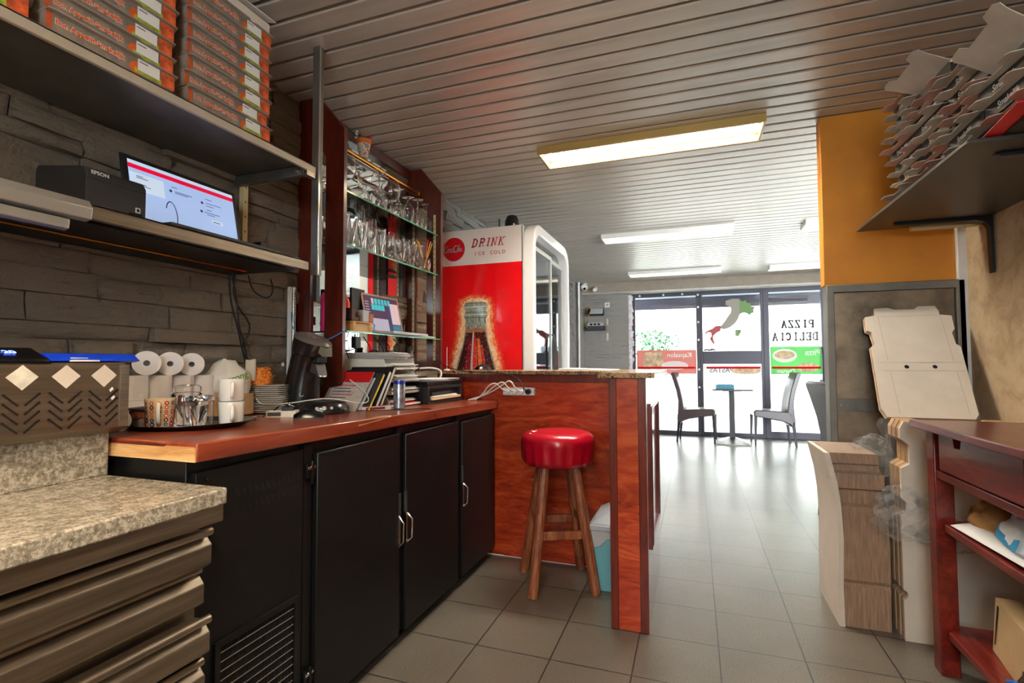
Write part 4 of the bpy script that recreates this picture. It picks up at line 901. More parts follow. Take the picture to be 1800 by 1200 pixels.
# letter trays
wt = mat('white letter tray plastic', (226, 222, 212), .4)
for k_ in range(4):
    z0 = zc(-.02) + .001 + k_ * .058; t = thing('letter_tray', 'white letter tray full of papers, %s of four' % ('lowest', 'second from bottom', 'third from bottom', 'topmost')[k_], 'letter tray', (-.50 - k_ * .006, -.15, z0), 0, 'stacked white letter trays')
    m = MB(); m.box(-.32, 0, 0, -.0, .26, .003, wt)
    for y in (0, .257): m.prism([(-.32, 0), (.004, 0), (-.02, .052), (-.32, .056)], 'y', y, y + .003, wt)
    m.box(-.32, 0, 0, -.317, .26, .056, wt); m.prism([(0, 0), (.014, .004), (.016, .012), (.012, .012), (.0, .003)], 'y', 0, .26, wt); m.build('tray_shell', wt, t, bevel=.0012)
    m = MB(); rnd = random.Random(k_ + 20); z = .004
    for i in range(9):
        dx, a = rnd.uniform(-.02, .03), rnd.uniform(-.05, .05); h = rnd.uniform(.0008, .004); c, s_ = math.cos(a), math.sin(a)
        pts = [(-.29, .015), (dx, .015), (dx, .23), (-.29, .23)]; pts = [(x * c - (y - .12) * s_, .125 + x * s_ + (y - .12) * c) for x, y in pts]
        col = M['paper'] if rnd.random() < .6 else M['paper2']
        if k_ == 0 and i in (2, 3, 6): col = M['red_paper']
        if k_ == 1 and i == 1: col = M['red_paper']
        m.prism(pts, 'z', z, z + h, col); z += h + .0006
    p = m.build('papers', M['paper'], t); p['kind'] = 'stuff'
m = MB(); rnd = random.Random(8); z = 0
for i in range(16):
    a = rnd.uniform(-.16, .16); w_ = rnd.uniform(.09, .13); l_ = rnd.uniform(.07, .09); c, s_ = math.cos(a), math.sin(a)
    m.prism([(x * c - y * s_, x * s_ + y * c) for x, y in ((-w_, -l_), (w_, -l_), (w_, l_), (-w_, l_))], 'z', z, z + .0014, (M['paper'], M['paper2'], M['paper'], mat('lilac print', (186, 180, 196), .6) if i == 3 else M['paper'])[i % 4]); z += .0019
o = m.build('paper_pile', M['paper']); o.location = (-.625, -.03, zc(0) + .001 + 3 * .058 + .055); o['kind'] = 'stuff'; tag(o, 'loose pile of letters and leaflets on the topmost letter tray', 'papers')
t = thing('drink_can', 'slim silver and blue energy drink can in front of the letter trays', 'can', (-.405, -.225, zc(-.22)))
k = NT('silver and grey can print'); mp = k.coords((1, 1, 1)); nz = k.noise(mp, 40, 5, .7); rp = k.ramp(nz, 'Fac', [(.35, (96, 100, 120)), (.6, (190, 192, 198))]); k.l(rp, 'Color', k.b, 'Base Color'); k.b.inputs['Metallic'].default_value = .7; k.b.inputs['Roughness'].default_value = .3
m = MB(); m.lathe([(0, .003), (.020, 0), (.026, .007), (.026, .118), (.022, .127), (.0225, .130), (.021, .130), (.0205, .127), (0, .127)], 26, k.m); m.build('can_body', k.m, t); m = MB(); m.lathe([(.0262, .112), (.0262, .1185), (.0226, .1262), (.0222, .126)], 26, mat('blue can rim', (30, 44, 150), .3, .4)); m.build('rim_band', M['blue'], t)
t = thing('small_box', 'flat red and white medicine box in front of the leaning folders', 'box', (-.47, -.30, zc(-.3)), R(62)); m = MB(); m.box(-.075, -.018, 0, .06, .018, .017, M['paper2']); m.box(-.06, -.0184, .003, .03, -.0182, .014, mat('dark red print', (120, 40, 36), .5)); m.box(-.07, -.016, .0171, .04, .016, .0174, M['red_paper']); m.build('carton', M['paper2'], t, bevel=.0008)
cord('thin black cable trailing over the worktop edge near the can', [(-.60, -.36, zc(-.36) + .003), (-.52, -.40, zc(-.4) + .003), (-.42, -.36, zc(-.36) + .003), (-.33, -.22, zc(-.2) + .003), (-.262, -.17, zc(-.17) + .003), (-.243, -.19, zc(-.2) - .03)], .0018, M['cable'])
t = thing('usb_plug', 'silver USB plug on a short black lead by the medicine box', 'plug', (-.53, -.37, zc(-.37)), R(50)); m = MB(); m.box(-.012, -.006, .001, .012, .006, .008, M['black_plastic']); m.box(.012, -.005, .002, .026, .005, .007, M['chrome']); m.build('plug_body', M['black_plastic'], t)

# printer and phone at the far end
t = thing('printer', 'black inkjet printer with papers on its lid at the worktop end', 'printer', (-.44, .10, zc(.3)))
m = MB(); m.box(-.26, 0, .0, -.03, .40, .095, M['black_plastic']); m.box(-.04, .0, .0, .0, .022, .095, M['black_plastic']); m.box(-.04, .38, .0, .0, .40, .095, M['black_plastic']); m.box(-.04, .02, .0, -.002, .38, .018, M['black_plastic']); m.box(-.04, .02, .078, -.002, .38, .095, M['black_plastic']); m.build('housing', M['black_plastic'], t, bevel=.003)
m = MB(); m.box(-.035, .03, .022, .004, .37, .034, M['card_tan']); m.box(-.035, .06, .036, -.004, .34, .042, M['paper']); m.box(-.04, .06, .045, -.01, .28, .060, M['dark_grey']); m.build('paper_tray', M['card_tan'], t, bevel=.001)
m = MB(); m.box(-.26, .0, .097, .0, .40, .118, M['black_gloss']); m.build('lid', M['black_gloss'], t, bevel=.004)
m = MB(); rnd = random.Random(12)
for i in range(5):
    a = rnd.uniform(-.12, .12); c, s_ = math.cos(a), math.sin(a); m.prism([(x * c - y * s_, x * s_ + y * c) for x, y in ((-.1, -.14), (.1, -.14), (.1, .14), (-.1, .14))], 'z', i * .0022, i * .0022 + .0012, (M['paper'], M['grey_plastic'])[i % 2])
o = m.build('paper_sheets', M['paper']); o.location = (-.55, .33, zc(.3) + .1185); o['kind'] = 'stuff'; tag(o, 'few loose sheets lying on the black printer lid', 'papers')
t = thing('phone_base', 'stepped brown and black block behind the printer carrying the phone', 'box', (-.72, .40, zc(.4))); m = MB(); m.box(-.08, -.10, 0, .06, .08, .14, M['black_plastic']); m.box(-.075, -.095, .14, .055, .075, .158, mat('speckled brown box', (120, 104, 84), .7, var=.3, vscale=60)); m.build('box_body', M['black_plastic'], t, bevel=.003)
t = thing('cordless_phone', 'dark cordless telephone handset standing upright by the frame', 'telephone', (-.70, .385, zc(.4) + .159)); t.rotation_euler = (0, R(-8), R(14))
m = MB(); m.box(-.012, -.024, 0, .012, .024, .155, M['black_plastic']); m.build('handset', M['black_plastic'], t, bevel=.006, seg=3)
m = MB(); F = frame((.0125, 0, 0), (0, 1, 0), (0, 0, 1)); m.rect(-.017, .095, .017, .13, F, mat('phone screen', (120, 112, 96), .3)); 
for i in range(3):
    for j in range(5): m.rect(-.018 + i * .0125, .014 + j * .015, -.009 + i * .0125, .024 + j * .015, F, M['grey_plastic'])
m.build('keypad', M['grey_plastic'], t, smooth=False, recalc=False)
m = MB(); m.box(-.03, -.03, 0, .03, .03, .02, M['black_plastic'])
cord('thick white coiled lead arching behind the printer', [(-.70, .46, 1.08), (-.64, .50, 1.085), (-.60, .54, 1.07), (-.575, .50, 1.045), (-.56, .46, 1.031)], .006, M['white_cable'])
# ---------------------------------------------------------------- glass display unit
GZ = (1.912, 1.664, 1.262); FY0, FY1 = -.312, .612
def disp_frame(label, y, z0):
    t = thing('display_frame', label, 'frame', (-.90, y, z0)); H = CEIL - .001 - z0; z = lambda v: v - z0
    m = MB(); O_ = [(0, 0), (.255, 0), (.255, z(2.18)), (.11, H), (0, H)]; I_ = [(.075, .05), (.155, .05), (.155, z(2.06)), (.125, z(2.10)), (.075, z(2.10))]
    m.ring(O_, I_, 'y', 0, .024, M['frame_wood']); m.build('frame_board', M['frame_wood'], t, bevel=.002)
    for x in (.055, .205):
        m = MB(); yy = (-.006 if y > 0 else .024); m.box(x, yy, .06, x + .014, yy + .005, z(2.04), M['cream'])
        for i in range(int((z(2.04) - .08) / .032)): m.box(x + .004, yy - .0004, .08 + i * .032, x + .010, yy + .0054, .086 + i * .032, M['black_hole'])
        m.build('shelf_track', M['cream'], t)
    return t
disp_frame('dark red wooden frame left of the glass shelves, by the steel post', FY0, .955)
disp_frame('dark red wooden frame right of the glass shelves, by the fridge', FY1 + .012, 1.068)
m = MB(); m.box(-.899, FY0 + .024, 2.29, -.865, FY1, CEIL - .002, M['frame_wood']); tag(m.build('display_beam', M['frame_wood'], bevel=.002), 'slim red wooden beam under the ceiling joining the two display frames', 'beam')
m = MB(); m.box(-.8985, FY0 + .03, .97, -.8935, .585, 2.29, M['mirror']); tag(m.build('wall_mirror', M['mirror'], smooth=False), 'tall mirror behind the glass shelves of drinking glasses', 'mirror')
t = thing('brass_rail', 'polished brass rail above the top glass shelf', 'rail', (-.80, FY0 + .024, 2.185)); m = MB(); m.cyl((0, 0, 0), (0, .90, .0), .012, n=16, mt=M['brass']); m.build('rail_tube', M['brass'], t)
for y in (.004, .896): m = MB(); m.cyl((0, y - .004, 0), (0, y + .004, 0), .019, n=18, mt=M['brass']); m.build('flange', M['brass'], t)
m = MB(); m.box(-.006, -.0, -.03, .006, .90, -.022, M['frame_wood']); m.build('light_strip', M['frame_wood'], t)
for i, (z, nm) in enumerate(zip(GZ, ('topmost', 'middle', 'lowest'))):
    t = thing('glass_shelf', '%s green edged glass shelf between the red wooden frames' % nm, 'glass shelf', (-.892, FY0 + .028, z - .008)); m = MB(); L = FY1 - FY0 - .022
    m.box(0, 0, 0, .226 + (.02 if i == 2 else 0), L, .007, M['sheet_glass']); m.build('shelf_pane', M['sheet_glass'], t, smooth=False)
    m = MB(); xx = .2265 + (.02 if i == 2 else 0); m.box(xx, 0, 0, xx + .0015, L, .0072, M['glass_edge2'] if 'glass_edge2' in M else mat('green cut glass edge', (44, 150, 108), .15, coat=.5)); m.build('front_edge', M['glass_edge'], t, smooth=False)
# glasses
def stem(bowl, stem_h, foot_r, th=.0013):   # one piece stemware profile
    o = [(.0001, 0), (foot_r, 0), (foot_r, .0015), (.008, .005), (.0035, .012), (.0035, stem_h - .006), (.008, stem_h)] + [(r, stem_h + z) for r, z in bowl]
    i = [(max(r - th, .0008), stem_h + z) for r, z in bowl[::-1]] + [(.0001, stem_h + .003)]
    return o + i
KINDS = {
 'wine': (stem([(.022, .008), (.034, .03), (.036, .05), (.031, .082), (.028, .09)], .07, .030), .16),
 'balloon': (stem([(.028, .01), (.043, .035), (.045, .058), (.038, .088), (.034, .095)], .055, .034), .15),
 'flute': (stem([(.012, .012), (.021, .045), (.024, .09), (.022, .13)], .05, .026), .18),
 'coupe': (stem([(.02, .004), (.04, .02), (.045, .045), (.044, .05)], .075, .031), .125),
 'tulip': (stem([(.026, .02), (.036, .05), (.034, .08), (.028, .105), (.032, .125)], .02, .032), .145),
 'tall': (cupprof([(.022, 0), (.024, .004), (.028, .15)], .0015), .15),
 'tumbler': (cupprof([(.028, 0), (.030, .004), (.033, .10)], .0016), .10)}
MESH = {}
for k_, (pf, h) in KINDS.items():
    m = MB(); m.lathe(pf, 16, M['glass'], closed=True); o = m.build(k_, M['glass'], sharp=60); MESH[k_] = o.data; bpy.data.objects.remove(o)
CAT = {'wine': ('wine_glass', 'wine glass'), 'balloon': ('balloon_glass', 'balloon glass'), 'flute': ('champagne_flute', 'champagne flute'), 'coupe': ('dessert_coupe', 'coupe glass'), 'tulip': ('beer_glass', 'beer glass'), 'tall': ('highball_glass', 'highball glass'), 'tumbler': ('tumbler_glass', 'tumbler')}
def put(kind, x, y, z, inv, label, group):
    nm, ct = CAT[kind]; o = bpy.data.objects.new(nm, MESH[kind]); COL.objects.link(o); o.location = (x, y, z + .0005 + (KINDS[kind][1] if False else 0))
    if inv: o.rotation_euler = (math.pi, 0, 0); o.location.z = z + .0005 + max(p[1] for p in KINDS[kind][0])
    return tag(o, label, ct, group)
rnd = random.Random(11)
lay_top = [('balloon', 0), ('coupe', 1), ('balloon', 0), ('wine', 1), ('balloon', 0), ('wine', 1), ('tulip', 1), ('wine', 1), ('wine', 1)]
for i, (kd, inv) in enumerate(lay_top):
    y = -.215 + i * .096
    g_ = put(kd, -.715 + rnd.uniform(-.008, .006), y, GZ[0], inv, 'clear stemmed %s standing %s in the front row of the top glass shelf' % (CAT[kd][1], 'upside down' if inv else 'upright'), 'stemmed glasses at the front of the top shelf'); s_g = 1.24 if i < 5 else 1.1; g_.scale = (s_g,) * 3; g_.location.z = GZ[0] + .0005 + (max(p[1] for p in KINDS[kd][0]) * s_g if inv else 0)
    put(('wine', 'balloon', 'coupe')[i % 3], -.825 + rnd.uniform(-.008, .008), y + .03, GZ[0], (i % 2), 'clear stemmed glass in the back row of the top glass shelf, by the mirror', 'stemmed glasses at the back of the top shelf')
lay_mid = ['tall', 'tall', 'tall', 'flute', 'tall', 'tulip', 'balloon', 'tulip', 'wine', 'tulip', 'wine']
for i, kd in enumerate(lay_mid):
    y = -.235 + i * .076; inv = kd in ('wine',) and i > 8
    put(kd, -.705 + rnd.uniform(-.008, .006), y, GZ[1], inv, 'clear %s in the front row of the middle glass shelf' % CAT[kd][1], 'drinking glasses at the front of the middle shelf')
    put(('tall', 'tall', 'wine', 'tulip')[i % 4], -.775 + rnd.uniform(-.006, .006), y + .02, GZ[1], 0, 'clear tall glass in the middle row of the middle glass shelf', 'drinking glasses in the middle row of the middle shelf')
    put(('tall', 'flute', 'balloon')[i % 3], -.850 + rnd.uniform(-.006, .006), y, GZ[1], 0, 'clear tall glass in the back row of the middle shelf, by the mirror', 'drinking glasses at the back of the middle shelf')
# badges printed on two glasses
for (x, y, z, c, lb, tx) in ((-.672, -.03, GZ[0] + .105, M['orange'], 'small orange beer badge', ''), (-.668, .24, GZ[1] + .085, M['blue'], 'small blue beer badge', 'ENO')):
    pass
# straws in a glass
t = thing('straw_glass', 'tumbler of pink, orange and yellow straws at the shelf end', 'straws', (-.70, .535, GZ[1] + .0005)); m = MB(); m.lathe(cupprof([(.026, 0), (.028, .004), (.031, .085)], .0016), 18, M['glass'], closed=True); m.build('tumbler', M['glass'], t)
rnd = random.Random(5)
for i in range(12):
    a = rnd.uniform(0, 6.28); a2 = a + rnd.uniform(2.4, 3.8); m = MB(); b_ = Vector((.018 * math.cos(a), .018 * math.sin(a), .006)); e_ = Vector((.05 * math.cos(a2), .05 * math.sin(a2) - .02, rnd.uniform(.17, .2)))
    m.cyl(b_, e_, .0022, n=6, mt=(M['pink'], M['orange'], M['yellow'])[i % 3]); m.build('straw', M['pink'], t)
# decorated cup and skewers on the brass rail
t = thing('sundae_cup', 'flowered paper cup of little flags hanging on the brass rail', 'cup', (-.80, .045, 2.198))
m = MB(); cupm = mat('cream flowered card', (232, 220, 196), .5); m.lathe([(0, 0), (.022, 0), (.036, .085), (.034, .085), (.021, .003), (0, .003)], 20, cupm); rnd = random.Random(9)
for i in range(22):
    th = rnd.uniform(-2.6, .8); z = rnd.uniform(.012, .07); rr = .022 + .014 * z / .085 + .0008; F = frame((rr * math.cos(th), rr * math.sin(th), z), (-math.sin(th), math.cos(th), 0), (0, 0, 1)); m.disc((0, 0), rnd.uniform(.002, .006), F, (M['red_paper'], mat('leaf green', (70, 120, 60), .5) if i == 1 else M['red_paper'], M['pink'])[i % 3], 8)
F = frame((.030, -.016, .055), (.5, .86, 0), (0, 0, 1)); m.disc((0, 0), .011, F, M['black_print'], 14, .003); m.disc((0, 0), .007, F, M['paper'], 14, .0035); m.disc((0, 0), .004, F, M['blue'], 12, .004)
m.build('paper_cup', cupm, t)
m = MB(); m.lathe([(.0365, .072), (.040, .088), (.040, .095), (.037, .092)], 20, M['orange']); m.build('orange_rim', M['orange'], t)
for i in range(9):
    a = rnd.uniform(0, 6.28); m = MB(); e_ = Vector((.04 * math.cos(a), .045 * math.sin(a), rnd.uniform(.10, .128))); m.cyl((.01 * math.cos(a), .01 * math.sin(a), .03), e_, .0012, n=5, mt=M['paper2']); m.ball(e_, .006, (M['paper2'], M['black_plastic'], M['red_paper'])[i % 3], 8, 5); m.build('skewer', M['paper2'], t)
# laptop on the lowest shelf
t = thing('laptop', 'open brown laptop with a teal tiled order plan on the lowest glass shelf', 'laptop', (-.70, .02, GZ[2] + .0005), R(-2))
m = MB(); m.box(-.05, .0, 0, .11, .33, .012, M['grey_plastic']); m.hexa([(-.05, .30, .0), (.10, .32, 0), (.10, .55, 0), (-.05, .53, 0)], [(-.05, .30, .008), (.10, .32, .008), (.10, .55, .004), (-.05, .53, .004)], M['black_plastic']) if False else None; m.box(-.03, .02, .012, .1, .31, .0135, M['black_plastic']); m.build('base', M['grey_plastic'], t, bevel=.002)
m = MB(); tl = Vector((-.22, 0, .975)).normalized(); S = frame((-.05, -.0, .012), (0, 1, 0), tl); LW, LH = .33, .215
sp = lambda x, y, z=0: S @ Vector((x, y, z))
bz = mat('brown laptop bezel', (170, 132, 112), .4, .3); m.hexa([sp(0, 0, -.006), sp(LW, 0, -.006), sp(LW, LH, -.006), sp(0, LH, -.006)], [sp(0, 0), sp(LW, 0), sp(LW, LH), sp(0, LH)], bz); ld_ = m.build('screen_lid', bz, t, bevel=.002)
m = MB(); e1 = em('lit dark purple', (52, 22, 58), .5); e2 = em('lit navy', (40, 40, 80), .5); e3 = em('lit teal', (40, 150, 158), .75); e4 = em('lit grey rose', (170, 150, 156), .6)
m.rect(.012, .012, LW - .012, LH - .012, S, e1, .0006); m.rect(.20, .014, LW - .014, LH - .05, S, e2, .0009); m.rect(.012, .012, .20, .08, S, em('lit pale lilac', (150, 148, 168), .5), .0008)
for i in range(6):
    for j in range(2 if i < 4 else 1): m.rect(.07 + i * .029 + (.0 if j else .005), LH - .055 - j * .034 - (.0), .097 + i * .029, LH - .024 - j * .034, S, e4 if (i == 0 and j == 0) else e3, .0012)
m.rect(.235, .055, LW - .016, LH - .04, S, e4, .0012); m.rect(.235, .014, LW - .016, .05, S, em('lit dark teal', (26, 90, 110), .6), .0012)
for i in range(5): m.rect(.018, LH - .05 - i * .014, .05, LH - .046 - i * .014, S, e4, .0012)
m.disc((LW / 2, LH - .006), .003, S, M['black_hole'], 8, .001); m.build('display', e1, ld_, smooth=False, recalc=False)
t = thing('keyboard', 'thin silver edged black keyboard beside the brown laptop', 'keyboard', (-.70, .36, GZ[2] + .0005)); m = MB(); m.box(-.04, 0, 0, .04, .22, .010, M['grey_plastic']); m.box(-.034, .006, .010, .034, .214, .0125, M['black_plastic']); m.build('keyboard_body', M['grey_plastic'], t, bevel=.002)
t = thing('paper_holder', 'small wooden note box with a blue curly clip on the lowest glass shelf', 'note box', (-.70, -.20, GZ[2] + .0005)); m = MB(); m.ring([(0, 0), (.15, 0), (.15, .05), (0, .05)], [(.02, .006), (.13, .006), (.13, .044), (.02, .044)], 'x', -.03, .03, M['raw_wood']); m.box(-.025, .02, .006, .02, .13, .044, M['card_tan']); m.M = Matrix.Identity(4); m.build('wooden_case', M['raw_wood'], t, bevel=.002)
m = MB(); m.tube([(.032, .152, .045), (.036, .165, .035), (.032, .15, .025), (.036, .165, .015), (.032, .15, .005)], .003, 6, M['cyan'], smooth=2); m.build('clip', M['cyan'], t)
t = thing('speaker_box', 'dark brown carved block on top of the wooden note box', 'box', (-.71, -.20, GZ[2] + .052)); m = MB(); m.box(-.03, .0, 0, .03, .05, .06, mat('carved dark wood', (66, 40, 26), .6)); m.ball((.03, .04, .03), .012, mat('dark wood knob', (60, 36, 24), .5)); m.build('block', M['frame_wood'], t, bevel=.004)
t = thing('card_terminal', 'grey card terminal with orange side beside the brown laptop', 'card terminal', (-.72, -.10, GZ[2] + .052)); m = MB(); m.box(-.03, 0, 0, .03, .05, .06, M['grey_plastic']); m.box(-.02, .05, .0, .032, .085, .045, mat('orange brown leather', (170, 96, 50), .5)); m.build('terminal', M['grey_plastic'], t, bevel=.004)
t = thing('black_case', 'flat black case standing behind the brown laptop screen', 'case', (-.80, -.05, GZ[2] + .0005)); m = MB(); m.box(-.01, 0, 0, .004, .11, .235, M['black_plastic']); m.build('case_body', M['black_plastic'], t, bevel=.003)
# pink and red bottles between the posts
for i, (y, mt_, lb, h) in enumerate(((-.25, M['pink'], 'tall pink plastic bottle seen between the frame legs', .20), (-.205, mat('plum plastic', (110, 40, 80), .35), 'tall plum coloured bottle beside the pink one', .215), (-.16, mat('orange red plastic', (240, 60, 30), .35), 'orange red bottle, nearest the front leg of the frame', .18))):
    t = thing('squeeze_bottle', lb, 'bottle', (-.79 + i * .022, y, GZ[2] + .0005)); m = MB(); m.lathe([(0, 0), (.018, 0), (.02, .006), (.02, h * .8), (.012, h * .9), (0, h * .9)], 16, mt_); m.build('bottle_body', mt_, t); m = MB(); m.cyl((0, 0, h * .9), (0, 0, h), .008, .004, 10, M['black_plastic'] if i != 2 else mt_); m.build('nozzle', M['black_plastic'], t)
# cables under the lowest shelf
rnd = random.Random(21)
for i in range(6):
    y0 = -.12 + i * .09; pts = [(-.74, y0, GZ[2] - .014), (-.72, y0 + .05, 1.20 - .02 * (i % 2)), (-.74, y0 + .02 + .08 * ((i % 3) - 1), 1.16), (-.70, y0 + .10 * ((i % 2) * 2 - 1), 1.19), (-.76, y0 + .02, 1.10), (-.78, y0 + .04, 1.0)]
    cord('tangled black cable hanging under the lowest glass shelf', pts, .0026, M['cable'], group='tangled black cables below the glass shelves')
t = thing('power_adapter', 'black plug adapter hanging under the lowest glass shelf', 'adapter', (-.70, -.14, 1.185)); m = MB(); m.box(-.014, -.02, 0, .014, .02, .055, M['black_plastic']); m.box(-.004, -.012, .055, .004, -.006, .068, M['black_plastic']); m.build('adapter_body', M['black_plastic'], t, bevel=.003)
for i in range(3):
    t = thing('paper_roll', 'white roll leaning behind the letter trays, %s of three' % ('left', 'middle', 'right')[i], 'paper roll', (-.83, -.10 + i * .062, zc(0) + .012)); t.rotation_euler = (R(-6), 0, 0); m = MB(); m.lathe([(0, 0), (.032, 0), (.032, .235), (.027, .25), (0, .25)], 20, M['paper']); m.build('roll_paper', M['paper'], t)
# light tube, cables by the wall
t = thing('light_tube', 'clear beaded light tube standing along the left wooden frame', 'light tube', (-.888, -.345, .96)); m = MB(); m.cyl((0, 0, 0), (0, 0, .50), .010, n=14, mt=M['alu']); 
for i in range(38): m.ball((.009, -.006, .02 + i * .0125), .0035, M['chrome'], 6, 4)
m.box(-.012, -.026, 0, .002, -.014, .50, M['white_plastic']); m.build('tube_body', M['alu'], t)
cord('blue network cable looping across the left wooden frame', [(-.885, -.36, 1.345), (-.86, -.39, 1.31), (-.84, -.40, 1.26), (-.78, -.38, 1.215), (-.70, -.345, 1.215), (-.66, -.335, 1.235), (-.62, -.32, 1.26)], .0024, M['cyan'], 'network_cable')
for i, (dy, sx) in enumerate(((0, 0), (.012, .02), (.03, -.02))):
    cord('black cable hanging from the lower shelf down the stone wall', [(-.865, -.71 + dy, 1.47), (-.868, -.70 + dy + sx, 1.36), (-.862, -.67 + dy * 2 - sx, 1.26), (-.868, -.64 + sx, 1.17), (-.862, -.62 + dy - sx, 1.09), (-.865, -.66 + dy * 3, 1.0), (-.86, -.65, .94)], .0035, M['cable'], group='black cables hanging below the lower shelf')
cord('black cable loop hanging from the right end of the lower shelf', [(-.865, -.62, 1.47), (-.865, -.60, 1.41), (-.862, -.54, 1.385), (-.862, -.50, 1.40), (-.865, -.49, 1.44), (-.86, -.51, 1.47)], .003, M['cable'])

# ---------------------------------------------------------------- bar
t = thing('bar_counter', 'red brown wooden bar with a projecting end wing', 'bar', (-.65, 0, 0))
m = MB(); m.box(0.0, .60, 0, 1.14, .64, 1.045, M['mahog']); m.build('back_panel', M['mahog'], t, bevel=.001)
m = MB(); m.box(1.137, .026, 0, 1.285, .73, 1.045, M['mahog']); m.box(1.165, .006, .0, 1.255, .028, 1.045, M['mahog']); m.build('end_wing', M['mahog'], t, bevel=.0015)
m = MB(); m.box(1.2851, .032, .0, 1.288, .73, 1.045); m.build('side_panel', mat('high gloss mahogany side', (176, 96, 76), .1, coat=1., var=.06, vscale=4), t)
for x0, x1, nm in ((1.134, 1.166, 'a'), (1.254, 1.288, 'b')): m = MB(); m.box(x0, 0.0, 0, x1, .032, 1.045, M['mahog_dark']); m.build('corner_strip', M['mahog_dark'], t, bevel=.002)
m = MB(); m.box(.0, .592, 1.0, 1.137, .60, 1.045, M['mahog_dark']); m.build('top_rail', M['mahog_dark'], t, bevel=.001)
m = MB()
for (z0, z1) in ((.30, .93),):
    m.ring([(.12, z0), (.62, z0), (.62, z1), (.12, z1)], [(.15, z0 + .03), (.59, z0 + .03), (.59, z1 - .03), (.15, z1 - .03)], 'x', 1.284, 1.298, M['mahog_dark']); m.ring([(.135, z0 + .015), (.605, z0 + .015), (.605, z1 - .015), (.135, z1 - .015)], [(.142, z0 + .022), (.598, z0 + .022), (.598, z1 - .022), (.142, z1 - .022)], 'x', 1.297, 1.302, M['mahog_dark'])
m.build('side_moulding', M['mahog_dark'], t, bevel=.002)
m = MB(); m.box(.005, .5985, .0, .43, .5995, .006, M['white_paint']); m.box(.43, .5985, 0, 1.13, .5995, .004, M['white_paint']); m.build('caulk_line', M['white_paint'], t)
m = MB(); m.box(-.64, .565, 1.0455, .438, 1.04, 1.067, M['granite_brown']); tag(m.build('granite_slab', M['granite_brown'], bevel=.003), 'long brown granite bar slab in front of the drinks fridge', 'bar top')
m = MB(); m.box(.44, -.02, 1.0455, .675, 1.04, 1.069, M['granite_brown']); tag(m.build('granite_slab', M['granite_brown'], bevel=.003), 'short brown granite slab on the bar end, overhanging the aisle', 'bar top')
# power strip
t = thing('power_strip', 'white power strip with four plugs on the red bar panel', 'power strip', (-.215, .5995, .925)); m = MB(); m.box(0, -.028, 0, .19, 0, .046, M['white_plastic']); m.build('strip_body', M['white_plastic'], t, bevel=.004)
for i in range(4):
    m = MB(); c = .03 + i * .042; pm = M['white_plastic'] if i < 3 else M['black_plastic']; m.cyl((c, -.028, .023), (c, -.05, .023), .017, .014, 18, pm); m.build('plug', pm, t, bevel=.001)
for i in range(3):
    c = -.185 + i * .042; cord('white power lead arching from the power strip down to the worktop', [(c, .545, .95), (c - .01, .50, .965), (c - .04, .49, 1.0 + .01 * i), (c - .09, .50, .985), (c - .13 - i * .03, .51, .93), (-.36 - i * .02, .50, zc(.5) + .004)], .004, M['white_cable'], group='white leads of the power strip')
cord('black power lead running from the power strip up along the bar edge', [(-.06, .545, .95), (-.065, .50, .97), (-.10, .53, 1.02), (-.20, .556, 1.055), (-.40, .55, 1.058), (-.52, .56, 1.072), (-.60, .57, 1.10), (-.64, .58, 1.13)], .003, M['cable'])
t = thing('computer_mouse', 'black computer mouse lying on the granite bar top', 'computer mouse', (-.375, .66, 1.0675), R(70)); m = MB(); m.grid(lambda u, v: ((v - .5) * .11, (u - .5) * .062 * math.sin(math.pi * (.12 + .8 * v)) ** .35, .004 + .034 * max(0, math.sin(math.pi * (.08 + .84 * v))) ** .6 * max(0, math.sin(math.pi * u)) ** .5), 12, 14, M['black_gloss']); m.build('shell', M['black_gloss'], t, sharp=60)
m = MB(); m.hexa([(0, 0, 0), (.28, .02, 0), (.30, .30, 0), (.03, .30, 0)], [(0, 0, .012), (.28, .02, .003), (.30, .30, .003), (.03, .30, .012)], M['paper']); o = m.build('paper_stack', M['paper'], bevel=.0005); o.location = (.11, .60, 1.0675); tag(o, 'white papers lying on the bar top near the bar end', 'papers')
t = thing('antenna', 'thin white antenna stand on the bar beside the wooden frame', 'antenna', (-.60, .62, 1.0675)); m = MB(); m.lathe([(0, 0), (.02, 0), (.018, .006), (0, .008)], 14, M['white_plastic']); m.cyl((0, 0, .006), (0, 0, .14), .0018, n=6, mt=M['white_plastic']); m.build('rod', M['white_plastic'], t)

# ---------------------------------------------------------------- drinks fridge
t = thing('drinks_fridge', 'tall red and white drinks fridge with glass doors behind the bar', 'fridge', (-.88, 1.10, 0))
FX, FH, FD = .612, 2.06, 1.03
wf = mat('white fridge enamel', (232, 230, 226), .3, coat=.3)
m = MB(); m.box(0, 0, .04, FX, .03, FH, wf); m.box(0, FD - .03, .04, FX, FD, FH, wf); m.box(0, .03, .04, .03, FD - .03, FH, wf); m.box(0, .0, FH, FX, FD, FH + .004, wf); m.box(0, 0, .04, FX, FD, .30, wf)
F = frame((0, -.0008, 0), (1, 0, 0), (0, 0, 1))
redm = mat('glossy red fridge print', (232, 4, 16), .3, coat=.3); whm = mat('glossy white fridge print', (236, 226, 220), .3, coat=.3)
m.rect(.0, .05, FX, 1.81, F, redm); m.rect(0, 1.81, FX, FH - .003, F, whm)
